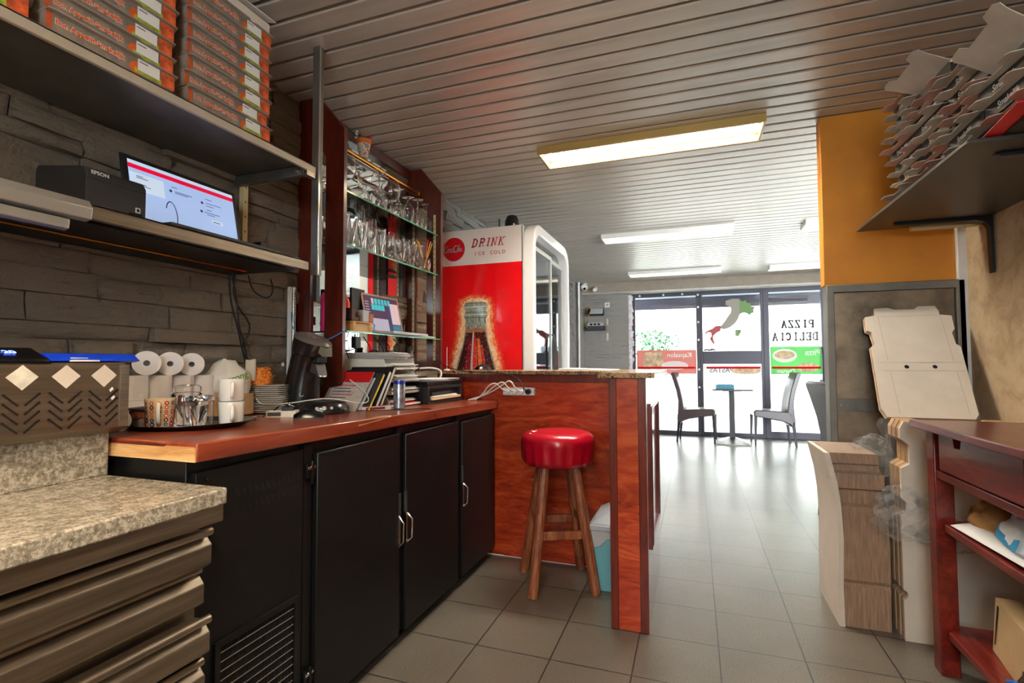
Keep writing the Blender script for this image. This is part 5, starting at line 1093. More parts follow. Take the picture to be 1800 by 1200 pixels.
# round badge with script lettering
bc = (.092, 1.930); m.disc(bc, .086, F, mat('badge red', (206, 18, 34), .3), 40, .0004)
def script(F, cx, cy_, s_):
    W = M['white_print']; A = []
    def arc(x, y, rx, ry, a0, a1, w0=.05, w1=.05, n=12): return [(cx + s_ * (x + rx * math.cos(R(a0 + (a1 - a0) * i / n))), cy_ + s_ * (y + ry * math.sin(R(a0 + (a1 - a0) * i / n))), s_ * (w0 + (w1 - w0) * math.sin(math.pi * i / n))) for i in range(n + 1)]
    A += [arc(-.66, .02, .20, .30, 50, 330, .035, .10), arc(-.60, .22, .12, .1, 160, -60, .03, .06)]              # big C
    A += [arc(-.40, -.08, .085, .15, 0, 360, .035, .065), arc(-.20, -.08, .085, .15, 40, 320, .035, .065)]         # o c
    A += [arc(-.02, -.08, .085, .15, 20, 340, .035, .065), arc(.09, -.12, .05, .12, 150, 330, .06, .05)]          # a
    A += [arc(.12, -.02, .07, .03, 180, 0, .05, .05)]
    A += [arc(.34, .04, .20, .30, 50, 330, .035, .10), arc(.42, .24, .13, .09, 160, -50, .03, .05)]             # second C
    A += [arc(.56, -.06, .075, .14, 0, 360, .035, .065), arc(.71, .12, .045, .30, 110, 300, .05, .08)]           # o l
    A += [arc(.86, -.06, .08, .14, 20, 340, .035, .065), arc(.96, -.12, .045, .1, 150, 340, .06, .04)]           # a
    A += [arc(-.35, -.28, .42, .10, 170, 20, .03, .08)]
    m.strokes(A, .05 * s_, F, W, .0008)
script(F, bc[0] - .012, bc[1], .080)
def serif(word, x, y, h, slant, F, mt):
    w = h * .68; t_ = h * .17
    def T(px_, py_): return (x0 + px_ * w + slant * py_ * h, y + py_ * h)
    x0 = x
    for ch in word:
        L = {'D': [[(.15, 0), (.15, 1)], [(.0, 1), (.5, 1), (.85, .8), (.92, .5), (.85, .2), (.5, 0), (.0, 0)]],
             'R': [[(.15, 0), (.15, 1)], [(0, 1), (.6, 1), (.85, .88), (.85, .62), (.6, .5), (.15, .5)], [(.5, .5), (.9, 0), (1.02, 0)], [(-.05, 0), (.4, 0)]],
             'I': [[(.3, 0), (.3, 1)], [(.05, 0), (.55, 0)], [(.05, 1), (.55, 1)]],
             'N': [[(.15, 0), (.15, 1)], [(.15, 1), (.85, 0)], [(.85, 0), (.85, 1)], [(-.05, 0), (.35, 0)], [(.65, 1), (1.05, 1)], [(-.05, 1), (.2, 1)]],
             'K': [[(.15, 0), (.15, 1)], [(.15, .45), (.85, 1)], [(.4, .6), (.9, 0)], [(-.05, 0), (.35, 0)], [(-.05, 1), (.35, 1)], [(.65, 1), (1.05, 1)], [(.65, 0), (1.1, 0)]]}[ch]
        for k_, ln in enumerate(L): m.strokes([[(*T(*p), (t_ if k_ == 0 or len(ln) > 3 else t_ * .55)) for p in ln]], t_, F, mt, .0006)
        x0 += w * (1.5 if ch != 'I' else 1.0)
lr = mat('dark red lettering', (190, 16, 30), .4)
serif('DRINK', .232, 1.936, .054, .28, F, lr)
for i, ch in enumerate('ICE COLD'):
    if ch != ' ': m.text(ch, .034, frame((.262 + i * .0305, -.0014, 1.885), (1, 0, 0), (0, 0, 1)), lr, bold=.0004)
# bottle artwork
def jag(pts, amp, seed, k_=4):
    rnd = random.Random(seed); out = []
    for a, b in zip(pts, pts[1:]):
        for j in range(k_):
            u = j / k_; out.append((a[0] + (b[0] - a[0]) * u + rnd.uniform(-amp, amp), a[1] + (b[1] - a[1]) * u + rnd.uniform(-amp, amp)))
    return out + [pts[-1]]
cx_ = .262
def art(L, mirror=True): return [(cx_ - a, z) for a, z in L] + [(cx_ + a, z) for a, z in L[::-1]]
def nprint(name, stops, scale=(1, 1, 1), ns=30, dist=1., det=8):
    k = NT(name); mp = k.coords(scale); nz = k.noise(mp, ns, det, .8, dist); rp = k.ramp(nz, 'Fac', stops); k.l(rp, 'Color', k.b, 'Base Color'); k.b.inputs['Roughness'].default_value = .3; k.b.inputs['Coat Weight'].default_value = .2
    return k.m
gl1 = nprint('red orange glow print', [(.42, (232, 6, 16)), (.56, (236, 70, 40)), (.68, (240, 130, 80))]); gl2 = nprint('orange glow print', [(.36, (232, 40, 24)), (.5, (240, 118, 66)), (.66, (248, 214, 170))]); gl3 = nprint('cream glow print', [(.34, (238, 110, 60)), (.5, (246, 200, 150)), (.64, (250, 238, 214))])
def halo_(add, seed, mt_, lift, amp):
    L_ = [(.165 + add, .06), (.165 + add, .70), (.172 + add, 1.04), (.160 + add, 1.12), (.135 + add, 1.22), (.112 + add, 1.31), (.10 + add, 1.40), (.10 + add, 1.50), (.085 + add * .8, 1.545 + add * .5), (.04, 1.56 + add * .7), (0, 1.562 + add * .7)]
    m.flat(jag([(cx_ - a, z) for a, z in L_], amp, seed, 9) + jag([(cx_ + a, z) for a, z in L_[::-1]], amp, seed + 1, 9), F, mt_, lift)
halo_(.055, 1, gl1, .0003, .010); halo_(.032, 5, gl2, .0005, .009); halo_(.012, 9, gl3, .0007, .006)
gp = nprint('wet clear bottle glass print', [(.34, (50, 60, 50)), (.48, (120, 128, 114)), (.6, (190, 196, 182)), (.7, (236, 238, 228))], (3.5, 1, 1), 24, 1.6)
def fill_(P_, mt_, lift): m.flat([(cx_ + a, z) for a, z in P_], F, mt_, lift)
OUT = [(.162, .06), (.165, .6), (.152, .9), (.162, 1.04), (.150, 1.08), (.130, 1.15), (.104, 1.23), (.086, 1.305), (.080, 1.36), (.079, 1.42), (.087, 1.432), (.090, 1.45), (.086, 1.468), (.077, 1.478), (.080, 1.495), (.089, 1.505), (.088, 1.522), (.078, 1.535), (.05, 1.543)]
m.flat(art(OUT), F, gp, .001)
ck = nprint('dark cola print', [(.38, (20, 6, 5)), (.55, (70, 14, 10)), (.7, (120, 30, 18))], (7, 1, 1), 7, .5)
INN = [(.150, .06), (.153, .6), (.140, .9), (.150, 1.04), (.138, 1.08), (.118, 1.15), (.094, 1.23), (.077, 1.305), (.073, 1.335)]
m.flat(art(INN), F, ck, .0014)
def taper(u0, u1, z0, z1, mt_, lift=.0017):
    hw = lambda z: .150 if z < 1.04 else (.150 + (.073 - .150) * (z - 1.04) / .295)
    m.flat([(cx_ + u0 * hw(z0), z0), (cx_ + u1 * hw(z0), z0), (cx_ + u1 * hw((z0 + z1) / 2), (z0 + z1) / 2), (cx_ + u1 * .96 * hw(z1), z1), (cx_ + u0 * .96 * hw(z1), z1), (cx_ + u0 * hw((z0 + z1) / 2), (z0 + z1) / 2)], F, mt_, lift)
mr1 = mat('wine red print', (128, 16, 38), .3, var=.3, vscale=30); mr2 = mat('bright red print', (196, 44, 30), .3, var=.3, vscale=40); mo1 = mat('ember orange print', (230, 104, 36), .3, var=.25, vscale=50); mh = mat('pink highlight print', (206, 172, 168), .3)
taper(-.62, -.34, .9, 1.27, mr1); taper(-.30, -.16, .9, 1.335, mh, .0019); taper(-.14, .10, .9, 1.29, mr2); taper(.16, .38, .9, 1.28, mo1); taper(.42, .56, 1.0, 1.24, mr2)
m.flat([(cx_ + a, z) for a, z in jag([(-.072, 1.325), (0, 1.33), (.072, 1.325)], .004, 3, 8) + jag([(.074, 1.350), (0, 1.36), (-.074, 1.350)], .004, 4, 8)], F, nprint('brown froth print', [(.35, (120, 54, 30)), (.6, (190, 130, 96))], (1, 1, 1), 60), .0021)
for (z, w_) in ((1.535, .078), (1.508, .088), (1.47, .078), (1.452, .09), (1.432, .082)): m.rect(cx_ - w_, z - .0022, cx_ + w_, z + .0022, F, mat('bottle rim line', (70, 92, 72), .3) if z != 1.508 and z != 1.452 else mat('bottle rim shine', (222, 230, 216), .3), .002)
rnd = random.Random(31); dl = mat('pale droplet print', (214, 176, 160), .3); dd2 = mat('dark droplet print', (30, 10, 8), .3)
for i in range(170):
    z = rnd.uniform(1.02, 1.31); hw = .150 if z < 1.04 else (.150 + (.077 - .150) * (z - 1.04) / .27); m.disc((cx_ + rnd.uniform(-.92, .92) * hw, z), rnd.uniform(.0012, .0034), F, dl if i % 3 else dd2, 7, .0023)
m.box(FX - .004, -.0015, .05, FX + .001, .001, FH - .002, M['black_plastic'])
m.build('cabinet', wf, t, recalc=False, smooth=False)
# rounded front surround
def rr_(y0, y1, z0, z1, r, n=6):
    p = [(y0, z0), (y1, z0)]
    for i in range(n + 1): a = R(90 * i / n); p.append((y1 - r + r * math.cos(a), z1 - r + r * math.sin(a)))
    for i in range(n + 1): a = R(90 + 90 * i / n); p.append((y0 + r + r * math.cos(a), z1 - r + r * math.sin(a)))
    return p
m = MB(); O_ = rr_(0.002, FD - .002, .04, FH + .03, .16); I_ = rr_(.04, FD - .035, .28, FH - .045, .13); m.ring(O_, I_, 'x', FX, FX + .085, wf); m.build('front_surround', wf, t, bevel=.012, seg=3)
for i, (a, b_) in enumerate(((.065, .52), (.51, .965))):
    m = MB(); x = FX + .05 - i * .022; m.ring([(a, .29), (b_, .29), (b_, 1.93), (a, 1.93)], [(a + .03, .33), (b_ - .03, .33), (b_ - .03, 1.90), (a + .03, 1.90)], 'x', x, x + .018, M['alu']); d = m.build('glass_door', M['alu'], t, bevel=.002)
    m = MB(); m.box(x + .006, a + .03, .33, x + .010, b_ - .03, 1.90, M['pane']); m.build('door_glass', M['pane'], d, smooth=False)
    m = MB(); yy = b_ - .015 if i == 0 else a + .02; m.tube([(x + .018, yy, 1.02), (x + .045, yy, 1.05), (x + .045, yy, 1.30), (x + .018, yy, 1.33)], .008, 8, M['dark_grey'], smooth=1); m.build('door_handle', M['dark_grey'], d)
for i in range(5):
    z = .42 + i * .30; m = MB()
    for q in range(15): m.cyl((.05, .05 + q * .066, z), (FX - .02, .05 + q * .066, z), .002, n=5, mt=M['white_plastic'])
    m.cyl((FX - .02, .05, z), (FX - .02, FD - .05, z), .003, n=5, mt=M['white_plastic']); m.build('wire_shelf', M['white_plastic'], t)
m = MB(); m.box(FX - .03, .04, .5, FX - .02, .05, 1.88, mat('fridge strip light', (235, 245, 255), .4, emis=(225, 240, 255), estr=14.)); m.box(.04, .2, 1.96, FX - .05, FD - .2, 1.97, M['white_plastic']); m.build('light_strip', M['white_plastic'], t)
sb = bpy.data.objects.get
m = MB(); m.lathe([(0, 0), (.03, 0), (.032, .01), (.032, .13), (.012, .19), (.012, .225), (0, .225)], 12, mat('dark cola bottle', (50, 16, 12), .15, coat=.5)); m.lathe([(.0325, .06), (.0325, .11), (.0322, .11), (.0322, .06)], 12, M['red'], closed=True); m.cyl((0, 0, .22), (0, 0, .235), .014, n=12, mt=M['red'])
b0 = m.build('drink_bottle', M['red']); nb = 0
for s_ in range(4):
    for q in range(8):
        c = b0 if nb == 0 else b0.copy(); 
        if nb: COL.objects.link(c)
        nb += 1; c.location = (-.88 + FX - .07, 1.17 + q * .118, .4225 + s_ * .30); tag(c, 'dark drink bottle with red label on a wire shelf inside the fridge', 'bottle', 'bottles inside the drinks fridge')
t = thing('fridge_top_speaker', 'black domed gadget with a bracket on top of the drinks fridge', 'speaker', (-.385, 1.22, 2.0645)); m = MB(); m.lathe([(0, 0), (.052, 0), (.054, .01), (.05, .07), (.035, .10), (0, .112)], 24, M['black_gloss']); m.build('dome', M['black_gloss'], t); m = MB(); m.box(-.10, -.01, 0, -.05, .01, .006, M['dark_grey']); m.box(-.10, -.01, 0, -.094, .01, .09, M['dark_grey']); m.build('bracket', M['dark_grey'], t)
# ---------------------------------------------------------------- stool and bin
t = thing('bar_stool', 'wooden bar stool with a torn shiny red vinyl seat', 'stool', (.165, .36, 0))
m = MB(); n = 72; secs = []
for (r, z, pl_) in ((.140, .60, .0), (.168, .603, .30), (.178, .63, .8), (.181, .67, .8), (.186, .70, .45), (.187, .722, .15), (.180, .742, .0), (.160, .757, 0), (.12, .765, 0), (.06, .769, 0), (.01, .770, 0)):
    secs.append([((r + .0085 * pl_ * math.sin(i * 2 * math.pi / n * 18 + 1.5 * math.sin(i * .5))) * math.cos(2 * math.pi * i / n), (r + .0085 * pl_ * math.sin(i * 2 * math.pi / n * 18 + 1.5 * math.sin(i * .5))) * math.sin(2 * math.pi * i / n), z) for i in range(n)])
m.loft(secs, M['red_vinyl'])
for (x, y, s_, a) in ((-.10, -.075, .016, .4), (-.105, -.118, .014, 1.5)):
    rr = math.hypot(x, y); z = .7625 - max(0, rr - .12) * .15 + .001
    if rr > .13: z = .7575
    F = frame((x, y, z), (math.cos(a), math.sin(a), -.1), (-math.sin(a), math.cos(a), .25)); m.flat([(0, -s_), (s_ * 1.1, -s_ * .6), (s_ * .5, s_ * .1), (s_ * .8, s_), (-s_ * .4, s_ * .5), (-s_ * 1.2, s_ * .2), (-s_ * .5, -s_ * .3)], F, M['foam'], .002)
m.build('seat', M['red_vinyl'], t, sharp=75)
feet = [(-.072, -.208), (.203, -.072), (-.210, .077), (.066, .212)]
tops = [(-.040, -.098), (.100, -.040), (-.098, .042), (.040, .100)]
def legp(i, z):
    u = z / .60; return Vector((feet[i][0] + (tops[i][0] - feet[i][0]) * u, feet[i][1] + (tops[i][1] - feet[i][1]) * u, z))
for i in range(4):
    m = MB(); m.tube([legp(i, 0), legp(i, .1), legp(i, .35), legp(i, .602)], [.024, .025, .026, .024], 10, M['stool_wood']); m.build('leg', M['stool_wood'], t, sharp=30)
for a, b_, z in ((0, 1, .275), (2, 3, .285), (0, 2, .325), (1, 3, .325)):
    m = MB(); A = legp(a, z); B = legp(b_, z); d = (B - A).normalized(); nn_ = Vector((-d.y, d.x, 0)) * .012; up_ = Vector((0, 0, .02)); m.hexa([A - nn_ - up_, B - nn_ - up_, B + nn_ - up_, A + nn_ - up_], [A - nn_ + up_, B - nn_ + up_, B + nn_ + up_, A + nn_ + up_]); m.build('stretcher', M['stool_wood'], t, bevel=.003)
t = thing('waste_bin', 'light blue waste bin with grey swing lid in the bar nook', 'bin', (.415, .43, 0)); m = MB()
bl = mat('pale blue bin plastic', (112, 176, 186), .45)
m.loft([[(-.062, -.10, 0), (.062, -.10, 0), (.062, .10, 0), (-.062, .10, 0)], [(-.075, -.118, .24), (.066, -.118, .24), (.066, .118, .24), (-.075, .118, .24)], [(-.078, -.12, .30), (.068, -.12, .30), (.068, .12, .30), (-.078, .12, .30)]], bl); m.build('bin_body', bl, t, bevel=.006)
gm = mat('grey bin lid', (178, 184, 190), .4)
m = MB(); m.loft([[(-.085, -.13, .295), (.07, -.13, .295), (.07, .13, .295), (-.085, .13, .295)], [(-.085, -.13, .325), (.07, -.13, .325), (.07, .13, .325), (-.085, .13, .325)]], gm); m.hexa([(-.08, -.12, .325), (.068, -.12, .325), (.068, .12, .325), (-.08, .12, .325)], [(-.06, -.09, .335), (.068, -.02, .40), (.068, .10, .42), (-.06, .10, .36)], gm); m.build('bin_lid', gm, t, bevel=.006)
m = MB(); m.grid(lambda u, v: (-.082 + .15 * u, -.124 - .006 * abs(noise.noise(Vector((u * 8, v * 6, 1)))), .295 - .055 * v * (1 + .4 * math.sin(u * 7))), 14, 6, M['grey_plastic']); m.grid(lambda u, v: (-.086 - .006 * abs(noise.noise(Vector((u * 8, v * 6, 4)))), -.12 + .24 * u, .295 - .05 * v * (1 + .4 * math.sin(u * 9))), 14, 6); m.build('bin_liner', mat('translucent grey liner', (150, 156, 160), .3, alpha=.75), t, recalc=False, sharp=180)

# ---------------------------------------------------------------- flat packed cartons by the steel door
t = thing('carton_bundle', 'strapped bundle of brown flat packed cartons with a white face', 'carton bundle', (1.41, .345, 0)); m = MB()
S_ = [(0, 0, .165, 0), (.165, .0, .167, .0), (.178, -.002, .17, .012), (.195, 0, .168, .0), (.36, .004, .168, .0), (.50, .0, .165, .0), (.51, -.002, .150, .02), (.565, -.008, .148, .022), (.575, -.012, .160, .0), (.638, -.022, .155, -.004), (.648, -.024, .148, .018), (.672, -.026, .14, .02), (.68, -.034, .14, .0), (.722, -.038, .135, .002)]
m.loft([[(a, y, z), (b_, y, z), (b_, .34, z), (a, .34, z)] for z, a, b_, y in S_], M['card_edge']); m.build('carton_edges', M['card_edge'], t, sharp=20)
m = MB(); S2 = [(0, -.012), (.17, -.014), (.36, -.008), (.5, -.014), (.6, -.026), (.722, -.052)]
m.loft([[(a - .010, -.012, z), (a + .010, -.012, z), (a + .010, .34, z), (a - .010, .34, z)] for z, a in S2], M['card_white']); m.build('outer_board', M['card_white'], t)
m = MB(); m.grid(lambda u, v: (-.05 + .205 * u, -.006 + .30 * v, .728 + .008 * noise.noise(Vector((u * 9, v * 7, 2)))), 14, 8); m.grid(lambda u, v: (-.048 + .20 * u - .01 * v, -.012 - .004 * noise.noise(Vector((u * 10, v * 9, 4))), .73 - .12 * v + .006 * noise.noise(Vector((u * 10, 1, 4)))), 16, 10)
m.build('shrink_film', M['wrap'], t, recalc=False, sharp=180)
blank = [(0, 0), (.40, 0), (.40, .50), (.385, .515), (.385, .56), (.40, .575), (.40, .84), (.39, .87), (.33, .87), (.32, .855), (.10, .855), (.09, .87), (.02, .87), (.005, .84), (.005, .80), (.035, .775), (.035, .70), (.005, .68), (.005, .56), (.02, .545), (.02, .50), (.0, .49), (0, .2), (.014, .19), (.014, .17), (0, .16)]
t = thing('carton_blanks', 'tall film wrapped stack of white pizza box blanks behind the red table', 'carton bundle', (1.605, .29, 0)); m = MB()
for i in range(9):
    d0 = i * .0165; j = .002 * ((i * 7) % 3 - 1)
    m.prism([(x + j, z) for x, z in blank], 'y', d0, d0 + .0155, M['card_white'] if i == 0 else M['card'])
m.build('blank_sheets', M['card_white'], t, smooth=False)
m = MB(); m.grid(lambda u, v: (-.025 + .41 * u, -.010 - .008 * noise.noise(Vector((u * 7, v * 9, 2))) - .004, .01 + .86 * v), 30, 44); m.grid(lambda u, v: (-.014 - .03 * abs(noise.noise(Vector((u * 4, v * 12, 5)))), -.01 + .17 * u, .01 + .86 * v), 10, 60)
def puff(cx, cy_, cz, r, sq, seed): m.grid(lambda u, v: (cx + r * sq[0] * math.cos(u * 6.283) * math.sin(math.pi * v) * (1 + .7 * noise.noise(Vector((math.cos(u * 6.283) * 4, math.sin(u * 6.283) * 4, v * 9 + seed)))), cy_ + r * sq[1] * math.sin(u * 6.283) * math.sin(math.pi * v) * (1 + .7 * noise.noise(Vector((math.cos(u * 6.283) * 4, v * 11, seed)))), cz + r * sq[2] * math.cos(math.pi * v) + .012 * noise.noise(Vector((u * 9, v * 9, seed)))), 28, 18)
puff(.0, -.03, .50, .10, (1., .5, 1.0), 3); puff(.08, -.035, .47, .09, (1.5, .4, .7), 8); puff(-.01, -.02, .56, .07, (1., .5, .8), 5); puff(.16, -.03, .44, .08, (1.5, .35, .8), 15)
m.build('shrink_film', M['wrap'], t, recalc=False, sharp=180)
t = thing('carton_blanks', 'short block of blanks jutting out near the table corner', 'carton bundle', (1.555, .37, .74)) if False else None
t = thing('film_scrap', 'crumpled clear film standing behind the brown carton bundle', 'plastic film', (1.60, .47, .60)); m = MB(); m.M = Matrix.Identity(4)
puff(-.03, 0, .09, .085, (.8, .5, 1.2), 13); puff(-.05, -.01, .14, .06, (1.0, .5, .7), 17); m.build('film_puff', M['wrap'], t, recalc=False, sharp=180)
# leaning white blanks on top
t = thing('pizza_box_blanks', 'unfolded white pizza box blanks leaning on the steel door', 'box blanks', (1.6, .44, .871)); an = math.atan2(.27, .49); t.rotation_euler = (R(90) - an, 0, 0)
ol = [(.055, .567), (.113, .569), (.137, .557), (.215, .556), (.233, .572), (.298, .571), (.307, .544), (.306, .522), (.35, .515), (.346, .443), (.332, .424), (.334, .364), (.348, .349), (.336, .024), (.322, .001), (.016, .001), (.006, .031), (.001, .044), (.013, .355), (.03, .37), (.025, .433), (.008, .444), (.012, .519), (.052, .526)]
m = MB()
for i in range(8):
    z1 = -i * .0034; j = .0012 * ((i * 5) % 3 - 1)
    m.prism([(x - i * .0008 + j, y) for x, y in ol], 'z', z1 - .0030, z1, M['card_white'] if i % 2 == 0 else M['card'])
F = Matrix.Identity(4); cr = mat('pressed crease', (176, 164, 150), .7)
for y in (.268, .226): m.rect(.03, y, .335, y + .0022, F, cr, .0004)
for x in (.062, .305): m.rect(x, .02, x + .0018, .222, F, cr, .0004); m.rect(x, .275, x + .0018, .52, F, cr, .0004)
m.rect(.06, .518, .30, .520, F, cr, .0004)
for x in (.128, .232): m.disc((x, .247), .009, F, M['black_hole'], 16, .0006)
m.build('blank_sheets', M['card_white'], t, smooth=False, recalc=False)

# ---------------------------------------------------------------- red table
t = thing('side_table', 'dark cherry wooden table with notched drawer and two low shelves', 'table', (1.59, .135, 0)); tw = M['table_wood']
m = MB(); m.box(0, -1.6, .867, .425, 0, .893, tw); m.box(-.001, -.495, .870, .0005, -.492, .886, M['raw_wood']) if False else None; m.build('tabletop', tw, t, bevel=.004)
for (x, y) in ((.045, -.075), (.36, -.075), (.045, -1.55), (.36, -1.55)):
    m = MB(); m.box(x, y, 0, x + .058, y + .06, .867, tw); m.build('leg', tw, t, bevel=.004)
m = MB(); m.box(.050, -1.5, .695, .075, -.07, .722, tw); m.box(.10, -.060, .73, .37, -.035, .866, tw); m.box(.395, -1.5, .70, .415, -.07, .866, tw); m.build('rail', tw, t, bevel=.002)
for i, (a, b_) in enumerate(((-.60, -.105), (-1.10, -.625))):
    m = MB(); c = (a + b_) / 2 + (.115 if i == 0 else 0); m.prism([(a, .728), (b_, .728), (b_, .860), (c + .028, .860), (c + .020, .823), (c - .020, .823), (c - .028, .860), (a, .860)], 'x', .050, .070, tw); m.box(.07, a + .01, .735, .38, b_ - .01, .75, M['frame_wood']); m.build('drawer', tw, t, bevel=.002)
for z in (.537, .165):
    m = MB(); m.prism([(.062, -1.5), (.062, -.095), (.11, -.05), (.40, -.05), (.40, -1.5)], 'z', z - .028, z, tw); m.build('shelf', tw, t, bevel=.004)
    m = MB(); m.box(.10, -.048, z - .03, .37, -.025, z - .002, tw); m.build('cross_rail', tw, t, bevel=.002)
ch = mat('chipped paint spot', (214, 160, 140), .7)
# items on the table shelves
m = MB(); m.grid(lambda u, v: (1.66 + .23 * u, .015 - .42 * v + .05 * u, .541 + .014 * math.sin(math.pi * u) * (1 - v) + .012 * v * (1 - u)), 8, 8, M['paper']); o = m.build('paper_sheet', M['paper'], recalc=False, solid=.0012); tag(o, 'large white sheet curling off the upper table shelf', 'paper')
t = bag('paper_bag', 'crumpled brown kraft paper bag on the upper table shelf', 'bag', (1.80, -.03, .548), .16, .17, .115, mat('kraft paper', (156, 112, 62), .8, var=.12, vscale=8, bump=.6, bscale=9), 21, R(20), .5, amp=.25)
m = MB(); m.box(-.06, -.10, 0, .12, .08, .006, M['card_tan']); o = m.build('card_board', M['card_tan']); o.location = (1.83, -.17, .665); o.rotation_euler = (R(-6), R(3), R(8)); tag(o, 'tan cardboard flap lying on top of the kraft bag', 'cardboard')
t = bag('soft_pack', 'white and turquoise plastic pack on the upper table shelf', 'pack', (1.765, -.235, .552), .12, .18, .10, mat('white glossy pack', (212, 216, 218), .35, bump=.4, bscale=10), 30, R(-10), .6, amp=.15)
m = MB(); m.grid(lambda u, v: (-.066 - .004 * math.sin(u * 3.1) + .012 * v, -.09 + .18 * u, .012 + .045 * v * (.4 + .9 * abs(u - .45))), 10, 4, mat('turquoise print', (40, 150, 200), .35)); m.build('blue_print', M['teal'], t, recalc=False)
t = thing('cardboard_box', 'tan cardboard box with open side flap on the bottom table shelf', 'box', (1.735, -.05, .166), R(-9)); m = MB(); cb = mat('plain tan carton', (190, 160, 116), .75, var=.05)
m.hexa([(0, -.26, 0), (.2, -.26, 0), (.2, 0, 0), (0, 0, 0)], [(.012, -.26, .165), (.21, -.26, .175), (.21, .0, .175), (.012, 0, .172)], cb); m.hexa([(-.002, -.03, .03), (-.0005, -.03, .03), (-.0005, -.025, .03), (-.002, -.025, .03)], [(.008, -.036, .155), (.010, -.036, .155), (.010, -.026, .155), (.008, -.026, .155)], M['black_hole']); m.build('carton', cb, t, bevel=.002)
t = bag('wrapped_bundle', 'dark bundle tied with a blue ribbon on the bottom table shelf', 'bundle', (1.735, -.33, .168), .10, .10, .075, mat('dark glossy foil', (60, 46, 38), .25, bump=.5, bscale=14), 41, 0, .6)
m = MB(); m.tube([(-.06, .06, .01), (-.055, .02, .03), (-.05, -.02, .012), (-.058, -.07, .02)], .007, 6, mat('blue ribbon', (40, 110, 200), .4), smooth=2); m.build('ribbon', M['blue'], t)

# ---------------------------------------------------------------- black pizza boxes on the right shelf
t = thing('wall_shelf', 'dark steel shelf on the right carrying the black pizza boxes', 'shelf', (1.56, -.44, 1.72)); ds = mat('dark brushed steel shelf', (84, 80, 76), .4, .7, var=.08, vscale=2)
m = MB(); m.box(0, 0, 0, .455, 1.03, .012, ds); m.build('shelf_board', ds, t, bevel=.002)
for y in (.90, .10):
    m = MB(); m.prism([(.455, -.24), (.445, -.24), (.440, -.05), (.425, -.025), (.40, -.016), (.12, -.012), (.11, -.006), (.12, -.001), (.455, -.001)], 'y', y, y + .028, M['black_metal']); m.build('bracket', M['black_metal'], t, bevel=.002)
m = MB(); m.box(.20, .985, -.020, .45, 1.01, -.001, M['cream']); m.build('batten', M['cream'], t)
fl1 = mat('grey inner board', (200, 190, 176), .65, var=.06); fl2 = mat('rosy inner board', (208, 164, 148), .65, var=.06); blk = mat('black printed board', (40, 38, 32), .55); 
def black_box(fl, label):
    t = thing('pizza_box', label, 'pizza box', (0, 0, 0), 0, 'black pizza boxes on the right shelf'); W, H = .228, .043; m = MB()
    m.box(0, 0, 0, .228, W, H - .003, blk); F = frame((-.0008, .115, .020), (0, -1, 0), (0, 0, 1)); m.text('Smakelijk', .026, F, M['white_print'], bold=.0008); m.build('tray', blk, t, recalc=False, smooth=False)
    m = MB(); z = H - .003
    m.prism([(.228, 0), (-.004, 0), (-.018, .006), (-.040, .012), (-.046, .022), (-.046, .060), (-.034, .070), (-.022, .075), (-.020, .150), (-.034, .156), (-.046, .166), (-.046, .21), (-.040, .22), (-.018, .226), (-.004, W), (.228, W)], 'z', z, z + .0022, fl); m.build('lid', fl, t, smooth=False)
    return t
B = [black_box(fl1, ''), black_box(fl2, '')]; used = [False, False]; rnd = random.Random(14)
for ci, (nm, y0, n) in enumerate((('farthest', .045, 9), ('second', -.188, 7), ('third', -.421, 6), ('nearest', -.654, 3))):
    for i in range(n):
        k_ = 0 if (i + ci * 3) % 5 < 3 else 1; lab = 'black pizza box, %s in the %s stack on the right shelf' % (ORD[i], nm)
        loc = (1.618 + rnd.uniform(-.010, .016), y0 + rnd.uniform(-.012, .012), 1.7325 + i * .0455); rz = rnd.uniform(-.05, .05)
        if not used[k_]: o = B[k_]; o.location = loc; o.rotation_euler = (0, 0, rz); o['label'] = lab; used[k_] = True
        else: dup(B[k_], loc, rz, lab)
def open_box(label, loc, rz, ang):
    t = thing('pizza_box', label, 'pizza box', loc, rz, None); t.scale = (.78,) * 3; m = MB(); m.ring([(0, 0), (.30, 0), (.30, .30), (0, .30)], [(.003, .003), (.297, .003), (.297, .297), (.003, .297)], 'z', 0, .05, blk); m.box(0, 0, 0, .3, .3, .002, fl1); m.build('tray', blk, t)
    m = MB(); c, s_ = math.cos(ang), math.sin(ang)
    out = [(0, .0), (.0, .30), (-.10, .31), (-.13, .32), (-.145, .30), (-.145, .24), (-.12, .22), (-.12, .08), (-.145, .06), (-.145, 0), (-.13, -.02), (-.10, -.01)]
    G = Matrix(((c, 0, s_, 0), (0, 1, 0, 0), (-s_, 0, c, .05), (0, 0, 0, 1))); m.M = G; m.prism(out, 'z', 0, .0025, fl1); m.box(-.03, .02, .0026, .0, .10, .004, M['card_white']); m.box(-.03, .10, .0026, -.02, .28, .0035, M['red_paper']); m.M = Matrix.Identity(4)
    m.prism([(-.005, .04), (.04, .04), (.03, .09)], 'y', -.002, .001, M['card_white']); m.build('lid', fl1, t)
    return t
open_box('opened pizza box with grey lid flap on the nearest stack', (1.615, -.665, 1.7325 + 3 * .0455), R(-3), R(38))
open_box('opened pizza box with lid flap by the ceiling, on the second stack', (1.63, -.19, 1.7325 + 7 * .0455), R(2), R(24))
t = thing('box_lid', 'red and grey folded box lid at the near corner of the right shelf', 'box lid', (1.585, -.42, 1.7325), R(6)); m = MB(); m.prism([(0, 0), (.12, 0), (.10, .012), (.0, .05)], 'x', 0, .01) if False else None
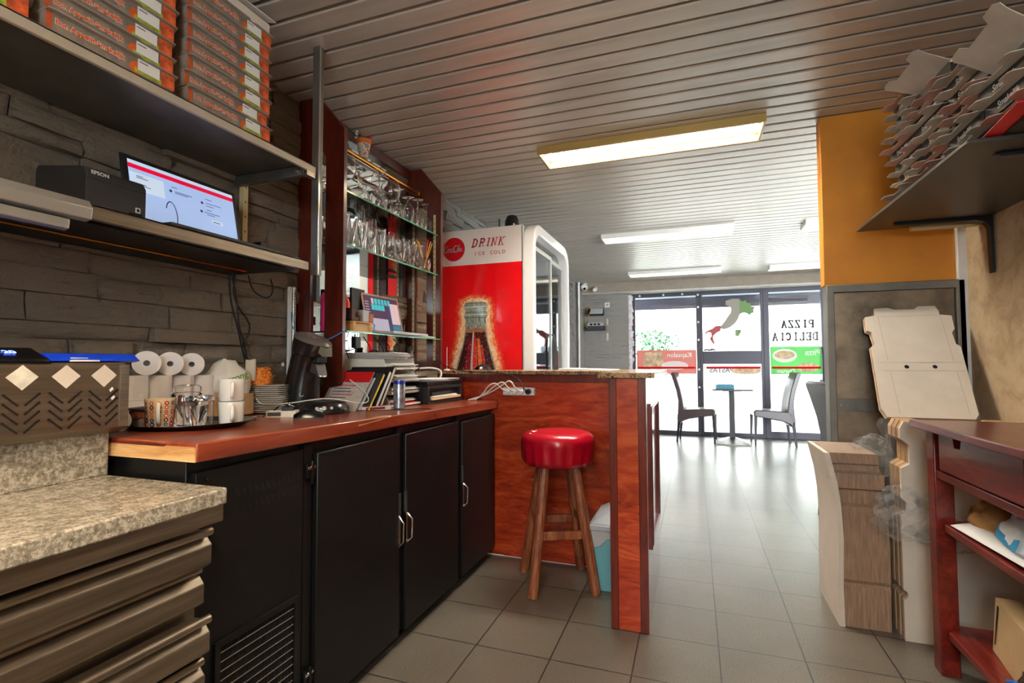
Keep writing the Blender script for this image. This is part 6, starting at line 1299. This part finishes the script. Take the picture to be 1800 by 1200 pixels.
m.M = Matrix.Translation((0, 0, 0)); m.add([(.02, .02, .001), (.18, .02, .001), (.20, -.20, .012), (-.02, -.20, .012), (.02, .02, .004), (.18, .02, .004), (.20, -.20, .015), (-.02, -.20, .015)], [(0, 1, 2, 3), (4, 7, 6, 5), (0, 4, 5, 1), (1, 5, 6, 2), (2, 6, 7, 3), (3, 7, 4, 0)], M['red_paper'])
m.build('lid_panel', M['red_paper'], t, smooth=False)

# ---------------------------------------------------------------- far dining corner
lea = mat('dark brown leatherette', (74, 62, 62), .35, coat=.15); 
def chair(label, loc, rz):
    t = thing('dining_chair', label, 'chair', loc, rz, 'high backed leatherette chairs')
    W = .21; m = MB()
    m.prism([(-.22, .26), (-.20, .30), (-.10, .34), (.06, .37), (.245, .40), (.25, .47), (.22, .495), (-.17, .475), (-.24, .46), (-.25, .30)], 'y', -W, W, lea); m.build('seat', lea, t, bevel=.015, seg=3)
    m = MB(); m.prism([(-.25, .30), (-.17, .46), (-.185, .60), (-.215, .76), (-.262, .92), (-.292, 1.0), (-.318, 1.015), (-.345, 1.0), (-.345, .975), (-.315, .88), (-.275, .74), (-.25, .60), (-.255, .46), (-.27, .33)], 'y', -W, W, lea); m.build('backrest', lea, t, bevel=.010, seg=3)
    for y in (-W + .025, W - .025):
        m = MB(); m.hexa([(.225, y - .014, 0), (.245, y - .014, 0), (.245, y + .014, 0), (.225, y + .014, 0)], [(.205, y - .02, .40), (.245, y - .02, .40), (.245, y + .02, .40), (.205, y + .02, .40)], M['black_plastic']); m.build('leg', M['frame_wood'], t)
        m = MB(); m.hexa([(-.285, y - .014, 0), (-.262, y - .014, 0), (-.262, y + .014, 0), (-.285, y + .014, 0)], [(-.262, y - .02, .32), (-.22, y - .02, .32), (-.22, y + .02, .32), (-.262, y + .02, .32)], M['black_plastic']); m.build('leg', M['frame_wood'], t)
    return t
c0 = chair('dark brown high backed chair left of the small window table', (.87, 5.47, 0), R(-5))
c0.scale = (.96,) * 3
dup(c0, (1.80, 5.50, 0), R(183), 'dark brown high backed chair right of the small window table')
dup(c0, (1.96, 1.95, 0), R(8), 'dark brown high backed chair half hidden behind the steel door')
t = thing('bistro_table', 'small square pedestal table by the shop window', 'table', (1.31, 5.42, 0)); m = MB(); m.box(-.25, -.25, .725, .25, .25, .745, mat('dark table laminate', (84, 78, 76), .3)); m.build('tabletop', M['dark_grey'], t, bevel=.004)
m = MB(); m.box(-.035, -.035, .03, .035, .035, .712, M['dark_grey']); m.box(-.12, -.12, .712, .12, .12, .725, M['dark_grey']); m.build('column', M['dark_grey'], t, bevel=.003)
m = MB(); m.loft([[(-.21, -.21, 0), (.21, -.21, 0), (.21, .21, 0), (-.21, .21, 0)], [(-.21, -.21, .012), (.21, -.21, .012), (.21, .21, .012), (-.21, .21, .012)], [(-.04, -.04, .085), (.04, -.04, .085), (.04, .04, .085), (-.04, .04, .085)]], M['steel_dull']); m.build('base', M['steel_dull'], t)
t = thing('napkin_box', 'small teal napkin box on the window table', 'box', (1.22, 5.32, .7455), R(8)); m = MB(); m.box(-.11, -.05, 0, .11, .05, .06, mat('teal box', (24, 120, 140), .5)); m.box(-.09, -.02, .06, .09, .02, .064, M['dark_grey']); m.build('box_body', M['teal'], t, bevel=.002)
# cameras, routers, sockets on the far wall
def seccam(label, loc, big):
    t = thing('security_camera', label, 'security camera', loc); m = MB()
    if big: m.cyl((0, 0, 0), (0, 0, -.03), .045, n=22, mt=M['white_plastic']); m.ball((0, -.02, -.06), .055, M['white_plastic'], 20, 12); m.cyl((.01, -.05, -.08), (.015, -.075, -.095), .02, n=14, mt=M['black_gloss'])
    else: m.cyl((0, .05, .0), (0, -.07, -.035), .028, n=18, mt=M['white_plastic']); m.cyl((0, .05, -.0), (0, .06, .04), .012, n=10, mt=M['white_plastic'])
    m.build('camera_body', M['white_plastic'], t, sharp=50); return t
seccam('white dome security camera in the far ceiling corner', (-.765, 5.67, 2.3495), True)
seccam('small white bullet security camera beside the dome camera', (-.60, 5.70, 2.27), False)
for i, (z, lb) in enumerate(((1.86, 'black wireless router, upper one on the far stone wall'), (1.62, 'grey switch box with sockets, lower one on the far stone wall'))):
    t = thing('router', lb, 'router', (-.79 if i else -.75, 5.962, z)); m = MB()
    if i == 0: m.prism([(0, 0), (0, .10), (-.03, .12), (-.10, .10), (-.14, .02), (-.13, 0)], 'x', 0, .24, M['black_plastic']); m.prism([(-.03, .121), (-.10, .101), (-.142, .02), (-.146, .03), (-.105, .106), (-.03, .126)], 'x', .04, .24, M['grey_plastic'])
    else:
        m.box(0, -.13, 0, .30, 0, .07, M['dark_grey']); m.box(.03, -.12, .07, .27, -.02, .12, M['grey_plastic'])
        for q in range(3): m.box(.07 + q * .06, -.1205, .08, .11 + q * .06, -.119, .11, M['black_hole'])
    m.build('router_body', M['black_plastic'], t, bevel=.006)
t = thing('wall_socket', 'white wall socket high on the far stone wall', 'socket', (-.46, 5.962, 2.03)); m = MB(); m.box(-.04, -.01, -.04, .04, 0, .04, M['white_plastic']); m.cyl((0, -.011, 0), (0, -.0105, 0), .022, n=16, mt=M['grey_plastic']); m.build('socket_plate', M['white_plastic'], t, bevel=.003)
for i, (z, h) in enumerate(((1.76, .10), (1.52, .12))):
    m = MB(); m.box(-.475, 5.955, z - h / 2, -.445, 5.968, z + h / 2, M['card_white']); tag(m.build('cable_clip', M['card_white'], bevel=.001), ('upper', 'lower')[i] + ' small white cable strip on the far stone wall', 'clip')
cord('yellow network cable looping beside the routers', [(-.80, 5.60, 1.96), (-.72, 5.66, 1.99), (-.70, 5.9, 1.96), (-.74, 5.70, 1.80), (-.76, 5.66, 1.70), (-.76, 5.85, 1.66)], .006, mat('ochre cable', (200, 150, 60), .5), 'network_cable')
m = MB(); m.cyl((-.815, 5.46, .0), (-.815, 5.46, 2.12), .016, n=12, mt=M['white_plastic']); m.cyl((-.815, 5.46, 2.12), (-.815, 5.46, 2.34), .02, n=12, mt=M['white_plastic']); tag(m.build('conduit', M['white_plastic']), 'white conduit pipe running up the far wall corner', 'pipe')
m = MB(); m.tube([(.98, 6.06, 1.289), (1.02, 6.055, 1.30), (1.06, 6.06, 1.288), (1.10, 6.055, 1.30), (1.08, 6.06, 1.31), (1.14, 6.06, 1.289)], .012, 6, M['black_plastic'], smooth=1); tag(m.build('door_closer', M['black_plastic']), 'small black gadget lying on the window transom', 'gadget')
